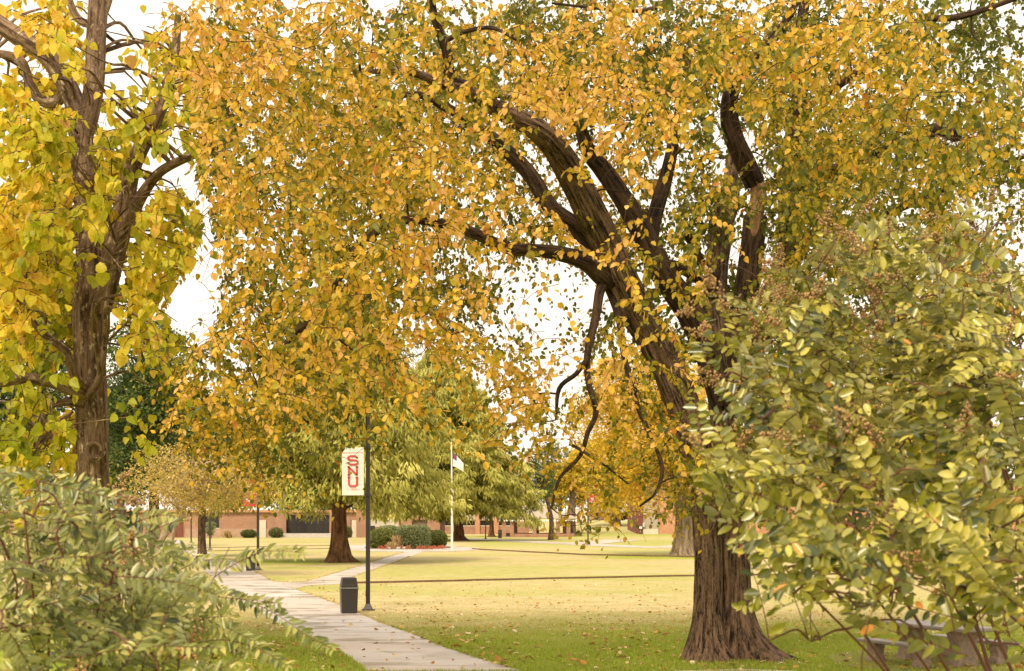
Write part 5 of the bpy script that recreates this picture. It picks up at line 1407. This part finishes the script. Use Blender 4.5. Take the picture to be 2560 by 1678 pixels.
bg_tree('golden_maple', 'golden tree at the far right behind the crape myrtle', 2330, 120, 380, 980, 1270, 'gold_leaf', 'grey_bark', 12000, .22, 'elm', .8, (.5, .2), nclump=80)
bg_tree('small_conifer', 'small bluish conifer growing against the brick building', 527, 180, 27, 1290, 1344, 'hedge_pale', 'grey_bark', 900, .3, 'feather', .15, (.5, .2), nclump=20)
bg_tree('sapling', 'slim sapling on the lawn before the orange brick wall', 1930, DG(1377), 34, 1215, 1300, 'olive_leaf', 'grey_bark', 160, .2, 'quad', .13, (.6, .3), nclump=8)
for i, (px, D_, w_, ht, mt, lab) in enumerate([(300, 130, 260, 960, 'dark_leaf', 'distant dark tree behind the brick building at far left'), (560, 250, 260, 1110, 'gold_leaf', 'distant golden tree behind the brick building'),
        (760, 260, 240, 1130, 'dark_leaf', 'distant dark green tree beyond the cypress'), (940, 270, 240, 1120, 'olive_leaf', 'distant olive tree behind the brick hall')]):
    bg_tree('distant_tree', lab, px, D_, w_, ht, 1325, mt, 'grey_bark', 5000, .6, 'quad', .8, (.45, .25), nclump=50, grp='distant trees behind the buildings')

# ------------------------------------------------------------------ grass blades and fallen leaves
def on_path(x, y):
    r_ = np.zeros(len(x), bool)
    for poly in PATHS: r_ |= inpoly(poly, x, y)
    return r_
def blades(n, pyr, D_exp=1.0):
    py_ = RNG.uniform(pyr[0], pyr[1], n); px_ = RNG.uniform(430, 2560, n); D_ = F * CH / (py_ - HY)
    return (px_ - CX) * D_ / F, D_
bx, by = blades(230000, (1530, 1690))
bx2, by2 = blades(60000, (1440, 1540))
# denser fringe along the path edges
ex, ey = [], []
for pts_ in (right1, left1[1:], [(685, 1454), (638, 1429), (590, 1405), (530, 1384)], [(685, 1454), (725, 1456), (765, 1454), (800, 1444), (917, 1409), (1008, 1381)], [(884, 1442), (941, 1422), (1025, 1392)]):
    for a, b_ in zip(pts_[:-1], pts_[1:]):
        A0, B0 = G(*a), G(*b_); L_ = (B0 - A0).length; n_ = int(L_ * 110); u = RNG.random(n_)
        nv = Vector((-(B0 - A0).y, (B0 - A0).x)).normalized(); o_ = RNG.normal(0, .03, n_)
        ex.append(A0.x + (B0.x - A0.x) * u + nv.x * o_); ey.append(A0.y + (B0.y - A0.y) * u + nv.y * o_)
for (tx, ty_, rx_, ry_) in ((G(1838, 1650).x, D0, 1.0, .62), (cat.location.x, DC, .65, .6), (G(848, 1405).x, DG(1405), 1.1, .9)):
    a_ = RNG.uniform(0, 2 * math.pi, 2200); r_ = 1 + RNG.normal(0, .10, 2200); ex.append(tx + np.cos(a_) * rx_ * r_); ey.append(ty_ + np.sin(a_) * ry_ * r_)
ex = np.concatenate(ex); ey = np.concatenate(ey)
gx_ = np.concatenate([bx, bx2]); gy_ = np.concatenate([by, by2]); kp_ = ~on_path(gx_, gy_)
gx_, gy_ = np.concatenate([gx_[kp_], ex]), np.concatenate([gy_[kp_], ey]); n = len(gx_)
yv = gy_ + 12.0 * (np.array([noise.noise((x * .45, y * .8, 0)) for x, y in zip(gx_, gy_)]) * .35) - .12 * gx_
near_ = 1 - np.clip((yv - 31) / 9, 0, 1); ti = .84 - .48 * near_ + RNG.normal(0, .16, n)
A_ = RNG.normal(0, .45, (n, 3)) + np.array([0, 0, 1])
Pg = np.stack([gx_, gy_, np.full(n, -.004)], 1)
hh_ = RNG.uniform(.025, .055, n) * (1 + .9 * near_)
hh_[-len(ex):] *= 1.25
g_ = build_leaves('grass_blades', Pg, A_, RNG.normal(0, 1, (n, 3)), hh_, np.clip(ti, 0, 1), 'strand', M['grass'])
tag(g_, 'short mown grass blades over the near lawn', 'grass', kind='stuff')
# fallen leaves
n = 4600
py_ = 1445 + 235 * RNG.random(n) ** .75; px_ = RNG.uniform(450, 2560, n); D_ = F * CH / (py_ - HY)
fx, fy = (px_ - CX) * D_ / F, D_
kp_ = ~(on_path(fx, fy) & (RNG.random(n) < .86)); cnz = np.array([noise.noise((x * .5, y * .35, 5)) for x, y in zip(fx, fy)]); kp_ &= (cnz > -.25) | (RNG.random(n) < .3)
fx, fy = fx[kp_], fy[kp_]
e_ = RNG.choice(len(ex), 420); fx = np.concatenate([fx, ex[e_] + RNG.normal(0, .05, 420)]); fy = np.concatenate([fy, ey[e_] + RNG.normal(0, .05, 420)])
n = len(fx); P_ = np.stack([fx, fy, RNG.uniform(.02, .045, n)], 1); a_ = RNG.uniform(0, 2 * math.pi, n)
A_ = np.stack([np.cos(a_), np.sin(a_), RNG.normal(0, .25, n)], 1); N_ = RNG.normal(0, .35, (n, 3)) + np.array([0, 0, 1])
sz_ = RNG.uniform(.06, .13, n) * np.where((RNG.random(n) < .22) & (fy < 36), 1.6, 1)
tag(build_leaves('fallen_leaves', P_, A_, N_, sz_, RNG.random(n), 'elm', M['litter']), 'fallen yellow and brown leaves scattered over the lawn and path', 'fallen leaves', kind='stuff')
